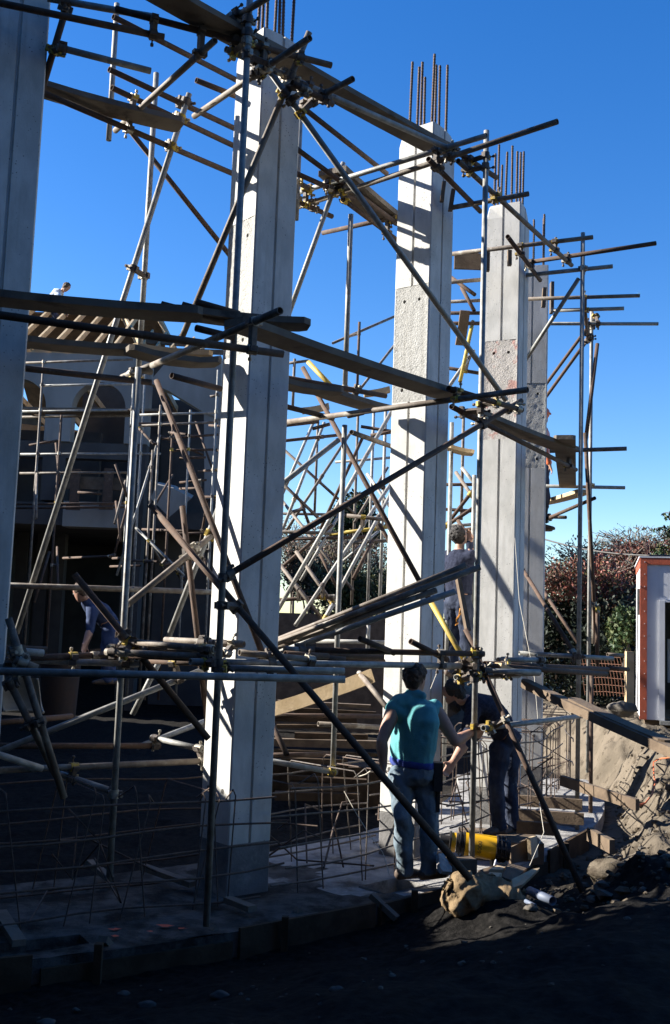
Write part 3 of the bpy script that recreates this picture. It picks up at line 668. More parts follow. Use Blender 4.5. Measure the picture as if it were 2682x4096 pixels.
FACADE = [
    ('T', 'm', (-6.428, 21.000, 7.188), (-4.245, 21.000, 7.341)),
    ('T', 'g', (-6.104, 21.000, 6.724), (-4.243, 21.000, 6.826)),
    ('T', 'g', (-6.443, 21.000, 6.180), (-4.213, 21.000, 6.283)),
    ('T', 'm', (-6.496, 21.200, 6.100), (-4.246, 21.200, 6.204)),
    ('T', 'g', (-6.411, 21.000, 5.295), (-4.218, 21.000, 5.385)),
    ('T', 'g', (-4.065, 21.000, 5.380), (-3.574, 21.000, 5.408)),
    ('T', 'm', (-6.398, 21.000, 4.905), (-4.223, 21.000, 5.000)),
    ('T', 'r', (-6.575, 21.000, 4.269), (-4.188, 21.000, 4.375)),
    ('T', 'r', (-6.630, 21.200, 4.212), (-4.223, 21.200, 4.317)),
    ('T', 'g', (-3.849, 20.000, 5.993), (-2.332, 20.000, 6.093)),
    ('T', 'm', (-3.850, 20.000, 5.778), (-2.323, 20.000, 5.911)),
    ('T', 'r', (-3.486, 20.500, 5.630), (-2.370, 20.500, 5.755)),
    ('T', 'r', (-3.285, 20.500, 5.399), (-2.382, 20.500, 5.456)),
    ('T', 'r', (-3.115, 20.500, 5.249), (-2.591, 20.500, 5.290)),
    ('T', 'm', (-2.506, 20.000, 6.405), (-2.322, 20.000, 6.436)),
    ('S', 'm', (-6.039, 20.900, 0.400), (-6.039, 20.900, 7.236)),
    ('S', 'g', (-4.184, 20.900, 0.465), (-4.184, 20.900, 6.939)),
    ('S', 'g', (-3.962, 20.900, 0.473), (-3.962, 20.900, 7.051)),
    ('S', 'm', (-3.437, 19.900, 0.560), (-3.437, 19.900, 6.183)),
    ('S', 'g', (-2.360, 19.900, 0.598), (-2.360, 19.900, 6.913)),
    ('S', 'r', (-3.262, 20.400, 0.532), (-3.262, 20.400, 5.894)),
    ('S', 'g', (-2.928, 20.400, 0.543), (-2.928, 20.400, 6.208)),
    ('S', 'm', (-3.560, 20.000, 0.549), (-3.560, 20.000, 5.315)),
    ('S', 'r', (-5.605, 20.900, 0.415), (-5.605, 20.900, 6.113)),
    ('B', 'g', (-3.471, 20.200, 5.649), (-4.014, 19.500, 2.851)),
    ('B', 'g', (-3.767, 19.800, 3.780), (-2.761, 19.500, 2.896)),
    ('B', 'r', (-3.602, 21.000, 5.778), (-2.711, 21.000, 5.417)),
    ('T', 'r', (-4.095, 22.300, 3.971), (-2.746, 19.100, 3.693)),
    ('T', 'r', (-4.672, 22.200, 3.323), (-3.871, 19.900, 3.218)),
    ('B', 'r', (-4.066, 20.400, 4.274), (-4.276, 20.400, 3.249)),
    ('T', 'r', (-3.363, 20.600, 5.779), (-2.780, 19.000, 5.465)),
    ('B', 'r', (-3.093, 20.000, 3.189), (-2.862, 21.400, 2.501)),
    ('T', 'r', (-5.772, 22.400, 3.303), (-4.312, 20.300, 3.252)),
    ('B', 'r', (-5.953, 21.900, 5.700), (-5.710, 21.500, 4.783)),
    ('B', 'm', (-5.792, 20.100, 4.794), (-5.492, 19.200, 3.831)),
    ('T', 'r', (-2.741, 22.000, 6.217), (-2.274, 20.300, 5.887)),
    ('B', 'r', (-4.184, 21.200, 6.052), (-3.525, 19.900, 5.406)),
    ('T', 'r', (-3.313, 22.100, 4.846), (-2.716, 21.100, 4.752)),
    ('B', 'r', (-3.516, 22.300, 5.161), (-3.656, 21.100, 4.362)),
    ('T', 'r', (-2.775, 20.900, 5.064), (-2.045, 19.403, 4.904)),
    ('T', 'r', (-6.692, 22.500, 5.733), (-6.075, 22.500, 5.862)),
    ('B', 'm', (-4.090, 20.200, 4.725), (-4.106, 19.500, 3.816)),
    ('T', 'r', (-2.419, 20.200, 4.129), (-2.020, 21.204, 4.202)),
    ('B', 'r', (-5.557, 20.500, 3.312), (-5.648, 20.000, 2.304)),
    ('T', 'r', (-4.756, 22.400, 3.158), (-3.964, 21.600, 3.157)),
    ('B', 'r', (-4.140, 19.400, 4.926), (-3.876, 19.600, 4.240)),
    ('B', 'r', (-2.515, 20.000, 3.466), (-2.215, 20.363, 2.287)),
    ('T', 'r', (-3.276, 21.300, 3.810), (-2.226, 21.551, 3.908)),
    ('T', 'r', (-5.303, 21.400, 4.612), (-4.788, 21.300, 4.580)),
    ('T', 'r', (-3.920, 19.900, 5.799), (-3.494, 21.900, 6.226)),
    ('B', 'm', (-3.611, 20.200, 3.638), (-3.527, 22.200, 3.106)),
    ('B', 'r', (-5.891, 22.300, 3.522), (-5.117, 19.600, 2.634)),
    ('B', 'm', (-2.770, 19.300, 3.218), (-2.857, 21.200, 2.664)),
    ('T', 'r', (-2.579, 20.100, 4.454), (-1.900, 19.900, 4.427)),
    ('T', 'r', (-2.535, 21.200, 5.550), (-1.906, 19.395, 5.252)),
    ('T', 'r', (-3.224, 19.600, 3.088), (-2.671, 22.400, 3.331)),
    ('B', 'r', (-4.276, 20.300, 4.327), (-4.033, 19.800, 3.503)),
    ('B', 'r', (-3.035, 22.000, 6.277), (-2.516, 20.900, 5.165)),
    ('B', 'r', (-2.570, 20.900, 4.457), (-2.861, 22.400, 3.757)),
    ('T', 'r', (-3.190, 21.200, 4.858), (-2.633, 21.100, 4.920)),
    ('T', 'r', (-4.065, 21.100, 3.232), (-3.185, 19.000, 3.104)),
]
sc1 = thing('tube_scaffold', 'tube scaffold of rusty and grey poles wrapped round the tall concrete columns', 'scaffold', (-.75, 7.2, 0))
print('front couplers', scaffold(FRONT, sc1, .21))
sc2 = thing('tube_scaffold', 'crowded scaffold of crossing poles farther off, seen in the gaps between the columns', 'scaffold', (0, 14, 0))
print('far couplers', scaffold(FAR, sc2, .3, True, True))
sc3 = thing('tube_scaffold', 'dark scaffold of thin poles before the shadowy building on the left', 'scaffold', (-5, 21, 0))
print('facade couplers', scaffold(FACADE, sc3, .2, True))
TMB = ['dark loose pole on the mid level planks by the nearest column, lowest of three', 'dark loose pole on the mid level planks, middle of three', 'dark loose pole on the mid level planks, the one tilted up highest', 'dark pole under the mid level planks left of the nearest column, open ended']
LB = ['longest of the loose poles leaning together across the second column, topmost and sunlit', 'loose pole lying just behind the topmost one of the leaning bundle', 'short loose pole in the middle of the leaning bundle, mostly in shade', 'loose pale pole hanging lowest in the leaning bundle, its own gap below the others']
for (k, col, a, b), lb in zip(LOOSE, LB + TMB):
    mb = MB(); mb.tube(a, b); tag(mb.obj('loose_pole', TM[col]), lb, 'pole', 'loose poles leaning across the second column' if lb in LB else 'loose poles on the mid level')

# ------------------------------------------------------------------ planks
def plank(label, a, b, wid=.225, th=.038, side=None, m='plank', name='scaffold_plank', seed=0, cat='plank', group='scaffold planks', clip=.03, sag=.012):
    a, b = V(a), V(b); d = (b - a); L_ = d.length; d.normalize(); up = V((0, 0, 1)); s = up.cross(d).normalized()
    if side is None: s = s if s.y > 0 else -s
    else: s = s if s.x * side > 0 else -s
    nrm = d.cross(s).normalized(); nrm = nrm if nrm.z > 0 else -nrm
    n_ = max(4, int(L_ / .25)); mb = MB(); rings = []
    for k in range(n_ + 1):
        f = k / n_; z = -sag * 4 * f * (1 - f) + .004 * noise.noise(V((f * 5, seed, 1)))
        e = clip if k in (0, n_) else 0
        p = a + d * (L_ * f) + nrm * z
        if k == 0 and clip: pass
        rings.append([p + s * e, p + s * (wid - e), p + s * (wid - e) - nrm * th, p + s * e - nrm * th])
        if k == 0 and clip: q = p + d * clip * 1.2; rings.append([q, q + s * wid, q + s * wid - nrm * th, q - nrm * th])
        if k == n_ - 1 and clip: q = b - d * clip * 1.2; rings.append([q, q + s * wid, q + s * wid - nrm * th, q - nrm * th])
    vs = [q for r_ in rings for q in r_]; N_ = len(rings)
    fs = [(4 * k + q, 4 * k + (q + 1) % 4, 4 * k + 4 + (q + 1) % 4, 4 * k + 4 + q) for k in range(N_ - 1) for q in range(4)] + [(0, 1, 2, 3), (4 * N_ - 4, 4 * N_ - 3, 4 * N_ - 2, 4 * N_ - 1)]
    mb.add(vs, fs); me_ = mb.mesh(name, M[m]); fixn(me_)
    return tag(link(name, me_), label, cat, group)
plank('dark plank high overhead at the top left, running off the top of the picture', (-1.493, 6.526, 6.410), (-0.452, 7.584, 6.410), .235, .045, seed=1)
plank('high plank in shade running from the first column\'s head to the second\'s', (-0.558, 7.566, 6.450), (0.981, 9.135, 6.450), .235, .045, seed=2)
plank('high dark plank just right of the leftmost column, brown underside against the sky', (-2.381, 7.681, 6.170), (-1.340, 8.221, 6.170), .225, .045, seed=3)
plank('stub ended high plank left of the second column, its thick end lit brown', (-0.010, 9.451, 6.370), (0.600, 10.584, 6.370), .30, .055, clip=0, seed=4)
plank('near dark plank crossing the left half of the scene at mid height', (-2.315, 6.449, 4.110), (-0.910, 6.691, 4.110), .24, .05, seed=5)
plank('dark plank with clipped corners ending in mid air right of the nearest column', (-1.032, 6.926, 4.180), (-0.207, 7.093, 4.180), .23, .045, seed=6, clip=.045)
plank('long dark plank sloping away at mid height from the nearest column to the second', (-0.627, 6.671, 4.050), (1.157, 8.729, 4.050), .235, .05, seed=7)
plank('sunlit edged plank at mid height in front of the third column', (1.302, 9.413, 4.080), (2.632, 11.217, 4.080), .225, .045, seed=8)
plank('plank seen from below under the right hand poles, pointing away from the viewer', (2.231, 10.683, 4.100), (3.051, 14.192, 4.100), .225, .045, side=1, seed=9)
plank('pale plank end behind the right hand pole below the mid level', (2.905, 15.134, 3.970), (3.193, 13.703, 3.970), .2, .05, side=None, m='board', seed=10)
plank('brown plank at mid height right of the leftmost column, shading the arches behind', (-2.420, 7.782, 4.170), (-1.601, 7.928, 4.170), .225, .045, seed=11)
plank('bowed plank at mid height meeting the nearest column from the left, warm underside', (-1.596, 7.765, 4.130), (-0.927, 8.084, 4.130), .225, .045, seed=12, sag=.03)
plank('plank with a sunlit sawn end lying over the bowed one at mid height', (-1.636, 8.072, 4.220), (-1.021, 8.228, 4.220), .225, .04, m='board', seed=13)
plank('weathered plank at mid height right of the nearest column', (-0.452, 8.529, 4.090), (0.051, 8.799, 4.090), .225, .045, seed=14)
plank('weathered plank at mid height reaching the second column from the left', (-0.072, 8.987, 4.140), (0.516, 9.716, 4.140), .24, .045, seed=15)
plank('sloping gangway plank running down to the right edge, lower of two', (1.669, 9.300, 1.654), (2.460, 7.200, 1.267), .09, .07, m='old_timber', seed=16)
plank('short plank lying on the gangway near the right edge', (1.941, 8.680, 1.543), (2.361, 7.530, 1.335), .12, .035, m='old_timber', seed=17)
plank('plank in the gap between second and third columns, underside lit yellow', (1.291, 12.000, 4.210), (1.600, 12.000, 4.147), .24, .045, seed=18, m='board')
plank('sloping fresh timber beam left of the second column, low down in the sun', (-0.560, 10.400, 1.286), (0.376, 10.000, 1.664), .05, .13, m='board', name='timber_beam', cat='beam', clip=0, seed=19, group='loose timbers')
plank('pinkish timber offcut lying on the low level poles before the third column', (1.480, 9.100, 1.790), (1.733, 9.250, 1.724), .09, .05, m='board', name='timber_offcut', cat='timber', clip=0, seed=20, group='loose timbers')
plank('weathered board hanging upright behind the second and third columns, high up', (1.433, 12.400, 5.933), (1.404, 12.600, 5.554), .12, .03, side=1, m='old_timber', name='board', cat='board', clip=0, seed=21, group='loose timbers')
mb = MB(); mb.box((1.508, 12.300, 6.510), (.17, 0, 0), (0, .02, 0), (0, 0, .1)); tag(mb.obj('formwork_board', M['old_timber']), 'dark brown formwork panel between the heads of the second and third columns', 'formwork')
plank('sunlit strip of fresh timber far behind, left of the second column at mid height', (0.352, 15.000, 5.487), (0.729, 15.000, 5.569), .12, .08, m='board', name='timber', cat='timber', clip=0, group='loose timbers')
plank('sunlit strip of fresh timber far behind, right of the nearest column at mid height', (-0.545, 15.000, 5.202), (-0.150, 15.000, 5.288), .12, .08, m='board', name='timber', cat='timber', clip=0, group='loose timbers')
# wooden packers wedged against the column heads
for lb, pa, pb, w_ in (('slim wedge hanging on the second column\'s front near its head, the paler one', (0.931, 9.620, 6.312), (0.914, 9.620, 6.120), .018), ('slim reddish wedge hanging on the second column\'s front near its right edge', (1.032, 9.720, 6.283), (1.007, 9.720, 6.073), .02),
                       ('pale wooden block under the pole across the third column', (1.851, 11.350, 6.306), (1.854, 11.350, 6.135), .022), ('dark wooden packer at the third column\'s left edge', (1.607, 11.400, 6.293), (1.607, 11.400, 6.077), .03),
                       ('reddish wooden packer on the farthest column\'s face', (2.616, 13.200, 6.516), (2.603, 13.200, 6.257), .024)):
    mb = MB(); pa, pb = V(pa), V(pb); d = pb - pa; mb.box((pa + pb) / 2, d / 2, (w_, 0, 0), (0, .03, 0)); tag(mb.obj('wedge', M['old_timber']), lb, 'wedge', 'wooden packers on the columns')
mb = MB(); mb.box((2.650, 12.900, 6.288), (.02, 0, 0), (0, .05, 0), (0, 0, .2)); tag(mb.obj('iron_clamp', M['clamp']), 'dark upright iron clamp bar at the farthest column\'s right edge', 'clamp')

plank('slim timber leaning upright before the person in the gap right of the second column', (1.333, 11.200, 2.607), (1.422, 11.000, 2.061), .05, .05, m='old_timber', name='timber', cat='timber', clip=0, sag=0, group='loose timbers')
M['rope_orange'] = mat('orange_rope', (.55, .22, .02))
mb = MB()
for k in range(3): mb.path([V(p) + V((.012 * k, 0, .01 * k)) for p in ((1.392, 11.400, 2.297), (1.383, 11.400, 2.225), (1.351, 11.350, 2.176), (1.341, 11.350, 2.108))], .007, 5)
tag(mb.obj('rope', M['rope_orange']), 'hank of orange rope hanging in the gap right of the second column', 'rope')

# ------------------------------------------------------------------ reinforcement cages on the footing
def cage(label, az0, az1, zs, step, seed, r_in=8.98, r_out=9.82, lit='rebar_bright', zt=.86):
    rg = random.Random(seed); root = thing('rebar_cage', label, 'rebar cage', polar(9.4, D((az0 + az1) / 2), 0), 'rebar cages on the footing')
    for r_ in (r_in, r_out):
        for z in zs:
            k = max(3, int(abs(az1 - az0) / 2)); j = rg.uniform(-.03, .03); o0, o1 = rg.uniform(-.6, .8), rg.uniform(-.6, .8)
            pts = [polar(r_ + .035 * math.sin(q * 1.3 + j * 50), D(az0 + o0 + (az1 - az0 + o1 - o0) * q / k), z + j * 1.5 + .02 * math.sin(q * .9 + seed + z * 9)) for q in range(k + 1)]
            mb = MB(); mb.path(pts, .008); mb.obj('longitudinal_bar', M[lit], root)
    a = az0 + (1 if az1 > az0 else -1) * .4
    while (a < az1) == (az1 > az0):
        da = rg.uniform(-.6, .6); tilt = rg.uniform(-1.1, 1.1); aa_ = D(a + da); ab = D(a + da + tilt)
        if not any(abs(math.degrees(A0 + DA * i) - a) < 1.35 for i in range(5)):
            zt_ = zt + rg.uniform(-.05, .06); mb = MB()
            pts = [polar(r_out, aa_, .02), polar(r_out, ab, zt_ - .04), polar(r_out - .04, ab, zt_), polar(r_in + .04, ab, zt_), polar(r_in, ab, zt_ - .04), polar(r_in, aa_, .02)]
            if rg.random() < .4: pts = pts[:3] + [polar(r_out - .16, D(a + da + tilt * 1.6), zt_ - .09)]
            mb.path(pts, .0055, 6); mb.obj('stirrup', M['rebar' if rg.random() < .5 else lit], root)
        a += step * (1 if az1 > az0 else -1) * rg.uniform(.5, 1.4)
    for _ in range(7):
        a = D(rg.uniform(min(az0, az1), max(az0, az1))); b = a + D(rg.uniform(-4, 4)); mb = MB(); mb.path([polar(rg.uniform(r_in, r_out), a, rg.uniform(.02, .5)), polar(rg.uniform(r_in, r_out), (a + b) / 2, rg.uniform(.1, .6)), polar(rg.uniform(r_in, r_out + .15), b, rg.uniform(.05, .8))], .008); mb.obj('loose_bar', M['rebar'], root)
cage('low rebar cage in deep shade at the bottom left, running into the nearest column', 164, 140.5, (.05, .22, .41, .6, .8), 1.15, 1, lit='rebar')  # the shaded cage takes the darker bar colour, shade put into it
cage('rebar cage with sunlit hooks between the nearest column and the turquoise man', 140, 128.5, (.06, .24, .42, .6, .8), 1.2, 2)
cage('dense rebar cage round the feet of the third and farthest columns, behind the bending man', 127.5, 104, (.06, .3, .5, .72, .92), .95, 3, zt=1.0)
cage('rebar cage in the sun beyond the third column, at the foot of the farthest', 104, 96, (.1, .4, .72, .95), .8, 4, r_in=9.1, r_out=9.95, zt=1.0)
for lb, pts, r_ in (('thin tie wire slanting down left of the turquoise man\'s legs', [(0.153, 8.600, 0.742), (0.248, 8.500, 0.596), (0.361, 8.400, 0.442), (0.459, 8.300, 0.339), (0.513, 8.200, 0.191)], .003),
                    ('plumb string hanging down before the farthest column', [(1.939, 11.200, 3.063), (1.944, 10.900, 2.381), (2.055, 10.600, 1.610), (2.018, 10.200, 1.208)], .003),
                    ('string running down from the gangway to the formwork boxes', [(1.838, 9.200, 0.633), (1.822, 8.900, 0.421), (1.650, 8.600, 0.212)], .003),
                    ('pale string stretched over the turquoise man\'s shoulder', [(0.915, 8.900, 1.722), (0.805, 8.600, 1.520)], .003),
                    ('short string hanging from the hooked bar beside the man\'s leg', [(0.267, 8.750, 0.836), (0.327, 8.700, 0.865), (0.363, 8.700, 0.892)], .006)):
    mb = MB(); mb.path(pts, r_, 5); tag(mb.obj('string', M['string']), lb, 'string', 'strings and tie wires')

# ------------------------------------------------------------------ the half built building on the left
bd = thing('unfinished_building', 'shadowy half built concrete building with round arches and bare roof timbers', 'building', (-6, 26, 0))
def arch_wall(y0, y1, xs, z0, zs, z1):
    """wall pieces with round headed openings; xs = list of (left, right) of openings inside x range"""
    x0, x1, ops = xs; cur = x0
    for l, r in ops:
        mb = MB(); mb.bx(cur, l, y0, y1, z0, z1); mb.obj('wall', M['old_concrete'], bd)
        c_, R_ = (l + r) / 2, (r - l) / 2
        pts = [(l, y0, zs)] + [(c_ - R_ * math.cos(pi * k / 20), y0, zs + R_ * math.sin(pi * k / 20)) for k in range(1, 20)] + [(r, y0, zs), (r, y0, z1), (l, y0, z1)]
        mb = MB(); mb.prism(pts, (0, y1 - y0, 0)); me_ = mb.mesh('arch_head', M['old_concrete']); fixn(me_); link('arch_head', me_, bd)
        cur = r
    mb = MB(); mb.bx(cur, x1, y0, y1, z0, z1); mb.obj('wall', M['old_concrete'], bd)
xr = (-4.424, 24.000, 7.008)[0]; al, ar = (-6.209, 24.000, 6.944)[0], (-4.957, 24.000, 6.989)[0]; bl, br = (-8.101, 24.000, 6.875)[0], (-6.812, 24.000, 6.922)[0]
arch_wall(24.0, 24.4, (-9.2, xr, [(bl, br), (al, ar)]), 6.1, 6.9, 8.18)
def bpart(name, m, x0, x1, y0, y1, z0, z1): mb = MB(); mb.bx(x0, x1, y0, y1, z0, z1); return mb.obj(name, M[m], bd)
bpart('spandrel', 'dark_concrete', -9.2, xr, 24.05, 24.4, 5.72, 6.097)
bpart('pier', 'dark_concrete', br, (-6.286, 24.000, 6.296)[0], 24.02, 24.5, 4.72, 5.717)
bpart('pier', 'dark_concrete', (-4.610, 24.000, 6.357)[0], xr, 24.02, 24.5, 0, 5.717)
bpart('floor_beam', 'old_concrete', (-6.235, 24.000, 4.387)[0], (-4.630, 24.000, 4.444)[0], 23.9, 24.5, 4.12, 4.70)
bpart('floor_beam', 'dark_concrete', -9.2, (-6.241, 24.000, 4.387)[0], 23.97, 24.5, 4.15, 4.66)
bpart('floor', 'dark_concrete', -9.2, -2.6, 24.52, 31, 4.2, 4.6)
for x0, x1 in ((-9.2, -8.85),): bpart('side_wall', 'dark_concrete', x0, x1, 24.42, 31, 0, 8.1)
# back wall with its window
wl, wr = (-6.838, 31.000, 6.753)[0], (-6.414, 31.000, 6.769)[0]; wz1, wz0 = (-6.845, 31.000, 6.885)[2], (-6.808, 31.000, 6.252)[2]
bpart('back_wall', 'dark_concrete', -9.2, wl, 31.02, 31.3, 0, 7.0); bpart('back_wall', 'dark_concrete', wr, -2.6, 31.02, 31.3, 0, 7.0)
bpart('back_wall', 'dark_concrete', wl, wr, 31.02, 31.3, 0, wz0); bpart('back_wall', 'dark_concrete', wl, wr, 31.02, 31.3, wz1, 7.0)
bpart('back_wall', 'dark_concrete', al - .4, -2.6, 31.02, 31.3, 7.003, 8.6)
bpart('inner_wall', 'dark_concrete', -9.2, (-5.832, 25.500, 5.911)[0], 25.5, 25.7, 4.61, 6.6); bpart('inner_wall', 'dark_concrete', (-5.129, 25.500, 5.937)[0], xr, 25.5, 25.7, 4.61, 6.6)  # dark partition added so the open storey reads as shaded
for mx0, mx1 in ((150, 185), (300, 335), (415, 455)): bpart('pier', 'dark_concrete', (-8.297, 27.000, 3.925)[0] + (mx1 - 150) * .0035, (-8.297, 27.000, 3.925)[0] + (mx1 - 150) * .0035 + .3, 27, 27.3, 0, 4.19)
# wing on the right with its raking soffit and stair flight
Pm = lambda l: [V(p) for p in l]
mb = MB(); mb.prism(Pm([(-4.380, 23.600, 7.466), (-4.029, 23.600, 7.927), (-2.753, 23.600, 8.166), (-2.682, 23.600, 6.668), (-3.080, 23.600, 6.819), (-3.901, 23.600, 7.286)]), (0, .4, 0)); me_ = mb.mesh('raking_wall', M['old_concrete']); fixn(me_); link('raking_wall', me_, bd)
mb = MB(); mb.prism(Pm([(-3.086, 23.650, 6.823), (-2.688, 23.650, 6.672), (-2.600, 23.650, 4.822), (-2.974, 23.650, 4.840)]), (0, .35, 0)); me_ = mb.mesh('pier', M['old_concrete']); fixn(me_); link('pier', me_, bd)
mb = MB(); mb.prism(Pm([(-3.977, 23.000, 5.035), (-3.596, 23.000, 4.967), (-3.178, 23.000, 4.759), (-3.653, 23.000, 4.318), (-4.081, 23.000, 4.721)]), (0, .3, .1)); me_ = mb.mesh('stair_flight', M['old_concrete']); fixn(me_); link('stair_flight', me_, bd)
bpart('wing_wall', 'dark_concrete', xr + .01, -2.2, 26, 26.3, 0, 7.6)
# timber walings clamped to the beam
for y_, h_ in ((1052, .16), (1095, .13)):
    p, q = V((-6.251, 23.800, 5.151)), V((-4.776, 23.800, 5.204)); z_ = (-5.540, 23.800, 5.176)[2] if y_ == 1052 else (-5.531, 23.800, 5.032)[2]
    mb = MB(); mb.bx(p.x, q.x, 23.74, 23.86, z_ - h_ / 2, z_ + h_ / 2); mb.obj('waling', M['old_timber'], bd)
for mx in (0, 1):
    p = V((-5.928, 23.650, 4.960)) if mx == 0 else V((-5.179, 23.650, 4.996)); mb = MB(); mb.bx(p.x - .1, p.x + .1, 23.6, 23.7, p.z - .45, p.z + .45); mb.bx(p.x - .16, p.x + .16, 23.55, 23.6, p.z - .5, p.z - .38); mb.obj('shutter_clamp', M['rust'], bd)
# roof timbers
def stick(name, a, b, w_, h_, m='board'):
    a, b = V(a), V(b); d = (b - a).normalized(); s = d.cross(V((0, 0, 1))); s = s.normalized() if s.length > .01 else V((1, 0, 0)); u = s.cross(d)
    mb = MB(); mb.box((a + b) / 2, (b - a) / 2, s * w_ / 2, u * h_ / 2); return mb.obj(name, M[m], bd)
rz = 10.45; ry = 27.6; rx1 = (-5.084, 27.600, 10.785)[0]; rx0 = -9.3
stick('wall_plate', (-9.2, 24.2, 8.23), (xr + .1, 24.2, 8.23), .2, .1); stick('ridge_board', (rx0, ry, rz), (rx1, ry, rz), .04, .2)
mb = MB(); mb.prism([(-9.2, 27.7, 10.25), (-9.2, 31.2, 7.95), (-9.2, 31.2, 7.9), (-9.2, 27.7, 10.2)], (4.3, 0, 0)); me_ = mb.mesh('roof_lining', M['old_timber']); fixn(me_); link('roof_lining', me_, bd)
bpart('arch_shade_panel', 'dark_concrete', al - .35, xr, 26.4, 26.5, 5.4, 8.6)  # backing added behind the arch, interior shade put into its colour
x = -9.1
while x < (-4.979, 24.000, 8.614)[0]: stick('rafter', (x, 23.9, 8.26), (x, ry, rz + .02), .055, .14); x += .47
x = -9.0
while x < rx1: stick('rafter', (x, ry, rz - .05), (x, 31.2, 8.1), .055, .14); x += .47
stick('hip_rafter', (rx1 - 1.0, ry, rz), (xr - .2, 24.1, 8.3), .06, .18); stick('hip_rafter', (rx1, ry, rz), (rx1 + 1.2, 25.5, 8.3), .06, .16); stick('hip_rafter', (rx1, ry, rz), (rx1 + .9, 29.5, 8.6), .06, .16)
for k in range(5): stick('jack_rafter', ((-4.957, 25.000, 8.980)[0] + k * .36, 25, 8.5), ((-4.957, 25.000, 8.980)[0] + k * .36 + .06, 26.6, 9.5 - .05 * k), .05, .12)
stick('purlin', (xr - .5, 25.8, 9.05), (-2.5, 25.8, 8.95), .06, .16, 'old_timber'); stick('collar_beam', (xr - .9, 25, 8.6), (-2.6, 25, 8.6), .05, .12, 'old_timber')
for k in range(7): stick('ceiling_joist', (-8.9 + k * .95, 24.45, 7.55), (-8.6 + k * .95, 31, 6.7), .06, .16, 'board')
for k, z_ in ((0, 7.0), (1, 6.4)): stick('ceiling_joist', (-9, 27 + k, z_), (-4.5, 28 + k, z_ - .2), .06, .16, 'board')
plank('weathered scaffold board deck in front of the arches, left half', (-6.478, 21.000, 6.280), (-5.090, 21.000, 6.310), .5, .05, clip=0, group='boards on the building\'s scaffold')
plank('weathered scaffold board deck in front of the arches, right half ending at the grey wing', (-5.132, 21.000, 6.312), (-3.618, 21.000, 6.341), .5, .05, clip=0, group='boards on the building\'s scaffold')

# plain unseen buildings added left and behind, outside the picture, to shade the site
M['render_wall'] = mat('rendered_wall', (.13, .12, .11), (.16, .15, .14), 1, .9)
nb = thing('house', 'tall plain house to the left of the site, its shade over the foreground', 'house', (-12, -3, 0))
mb = MB(); mb.bx(-18, -7, -16, 8.5, -.5, 11.5); mb.obj('wall', M['render_wall'], nb)
mb = MB(); mb.prism([(-18.3, -16.3, 11.5), (-6.7, -16.3, 11.5), (-12.5, -16.3, 14)], (0, 25.0, 0)); me_ = mb.mesh('roof', M['dark_concrete']); fixn(me_); link('roof', me_, nb)
sh = thing('shed', 'low plain shed beside the tall house left of the site', 'shed', (-11, 11, 0))
mb = MB(); mb.bx(-15, -7, 8.52, 17.0, -.5, 3.75); mb.obj('wall', M['render_wall'], sh); mb = MB(); mb.bx(-15.2, -6.9, 8.52, 17.05, 3.75, 3.9); mb.obj('roof', M['dark_concrete'], sh)
shade_block = thing('house', 'plain unseen block added left of the site beyond the low shed, for shade', 'house', (-11, 18, 0))  # unseen, added to shade the ground inside the ring
mb = MB(); mb.bx(-16, -7.02, 17.2, 21.8, -.5, 5.0); mb.obj('wall', M['render_wall'], shade_block); mb = MB(); mb.prism([(-16.3, 17.1, 5.0), (-6.95, 17.1, 5.0), (-11.6, 17.1, 5.6)], (0, 4.8, 0)); me_ = mb.mesh('roof', M['dark_concrete']); fixn(me_); link('roof', me_, shade_block)
sky_block = thing('house', 'plain unseen block added behind the viewer to keep sky light off the site', 'house', (2, -14, 0))  # unseen, added to close off sky and deepen the shade
mb = MB(); mb.bx(-6.9, 30, -20, -5, -.5, 11); mb.obj('wall', M['render_wall'], sky_block); mb = MB(); mb.prism([(-6.9, -20.3, 11), (-6.9, -4.7, 11), (-6.9, -12.5, 14.5)], (37, 0, 0)); me_ = mb.mesh('roof', M['dark_concrete']); fixn(me_); link('roof', me_, sky_block)

# ------------------------------------------------------------------ site cabin at the right edge
M['cabin_white'] = mat('cabin_white', (.62, .63, .65), (.56, .57, .60), 2, .5, .05, 20, c3=(.45, .44, .42), s3=5, t3=(.62, .75))
M['cabin_red'] = mat('cabin_red', (.42, .09, .04), (.34, .075, .035), 8, .6, .1, 40, c3=(.25, .09, .05), s3=10, t3=(.6, .7))
M['inside'] = mat('cabin_inside', (.08, .07, .06), (.06, .05, .045), 3, .9); M['rivet'] = mat('rivet', (.7, .7, .68), rough=.4)
cb = thing('site_cabin', 'white site cabin with rust red corner post and roof edge, doorway open', 'cabin', (4.671, 15.800, 0.844))
c0 = V((4.671, 15.800, 0.844)); u = V((math.sin(D(104.5)), math.cos(D(104.5)), 0)); v = V((math.sin(D(14.5)), math.cos(D(14.5)), 0)); zz = V((0, 0, 1)); Hc = (4.663, 15.800, 3.247)[2] - c0.z
def cpart(name, m, a0, a1, b0, b1, z0, z1):
    mb = MB(); mb.box(c0 + u * (a0 + a1) / 2 + v * (b0 + b1) / 2 + zz * (z0 + z1) / 2, u * (a1 - a0) / 2, v * (b1 - b0) / 2, zz * (z1 - z0) / 2); return mb.obj(name, M[m], cb)
cpart('corner_post', 'cabin_red', -.035, .065, -.035, .06, 0, Hc); cpart('roof_edge', 'cabin_red', .066, 3.4, -.035, .06, Hc - .1, Hc); cpart('roof_edge', 'cabin_red', -.03, .05, .061, 2.4, Hc - .12, Hc)
cpart('panel', 'cabin_white', .066, .235, -.012, .03, 0, Hc - .102); cpart('panel', 'cabin_white', .236, 3.3, -.014, .03, Hc - .62, Hc - .104); cpart('panel', 'cabin_white', 1.3, 3.3, -.012, .03, 0, Hc - .63)
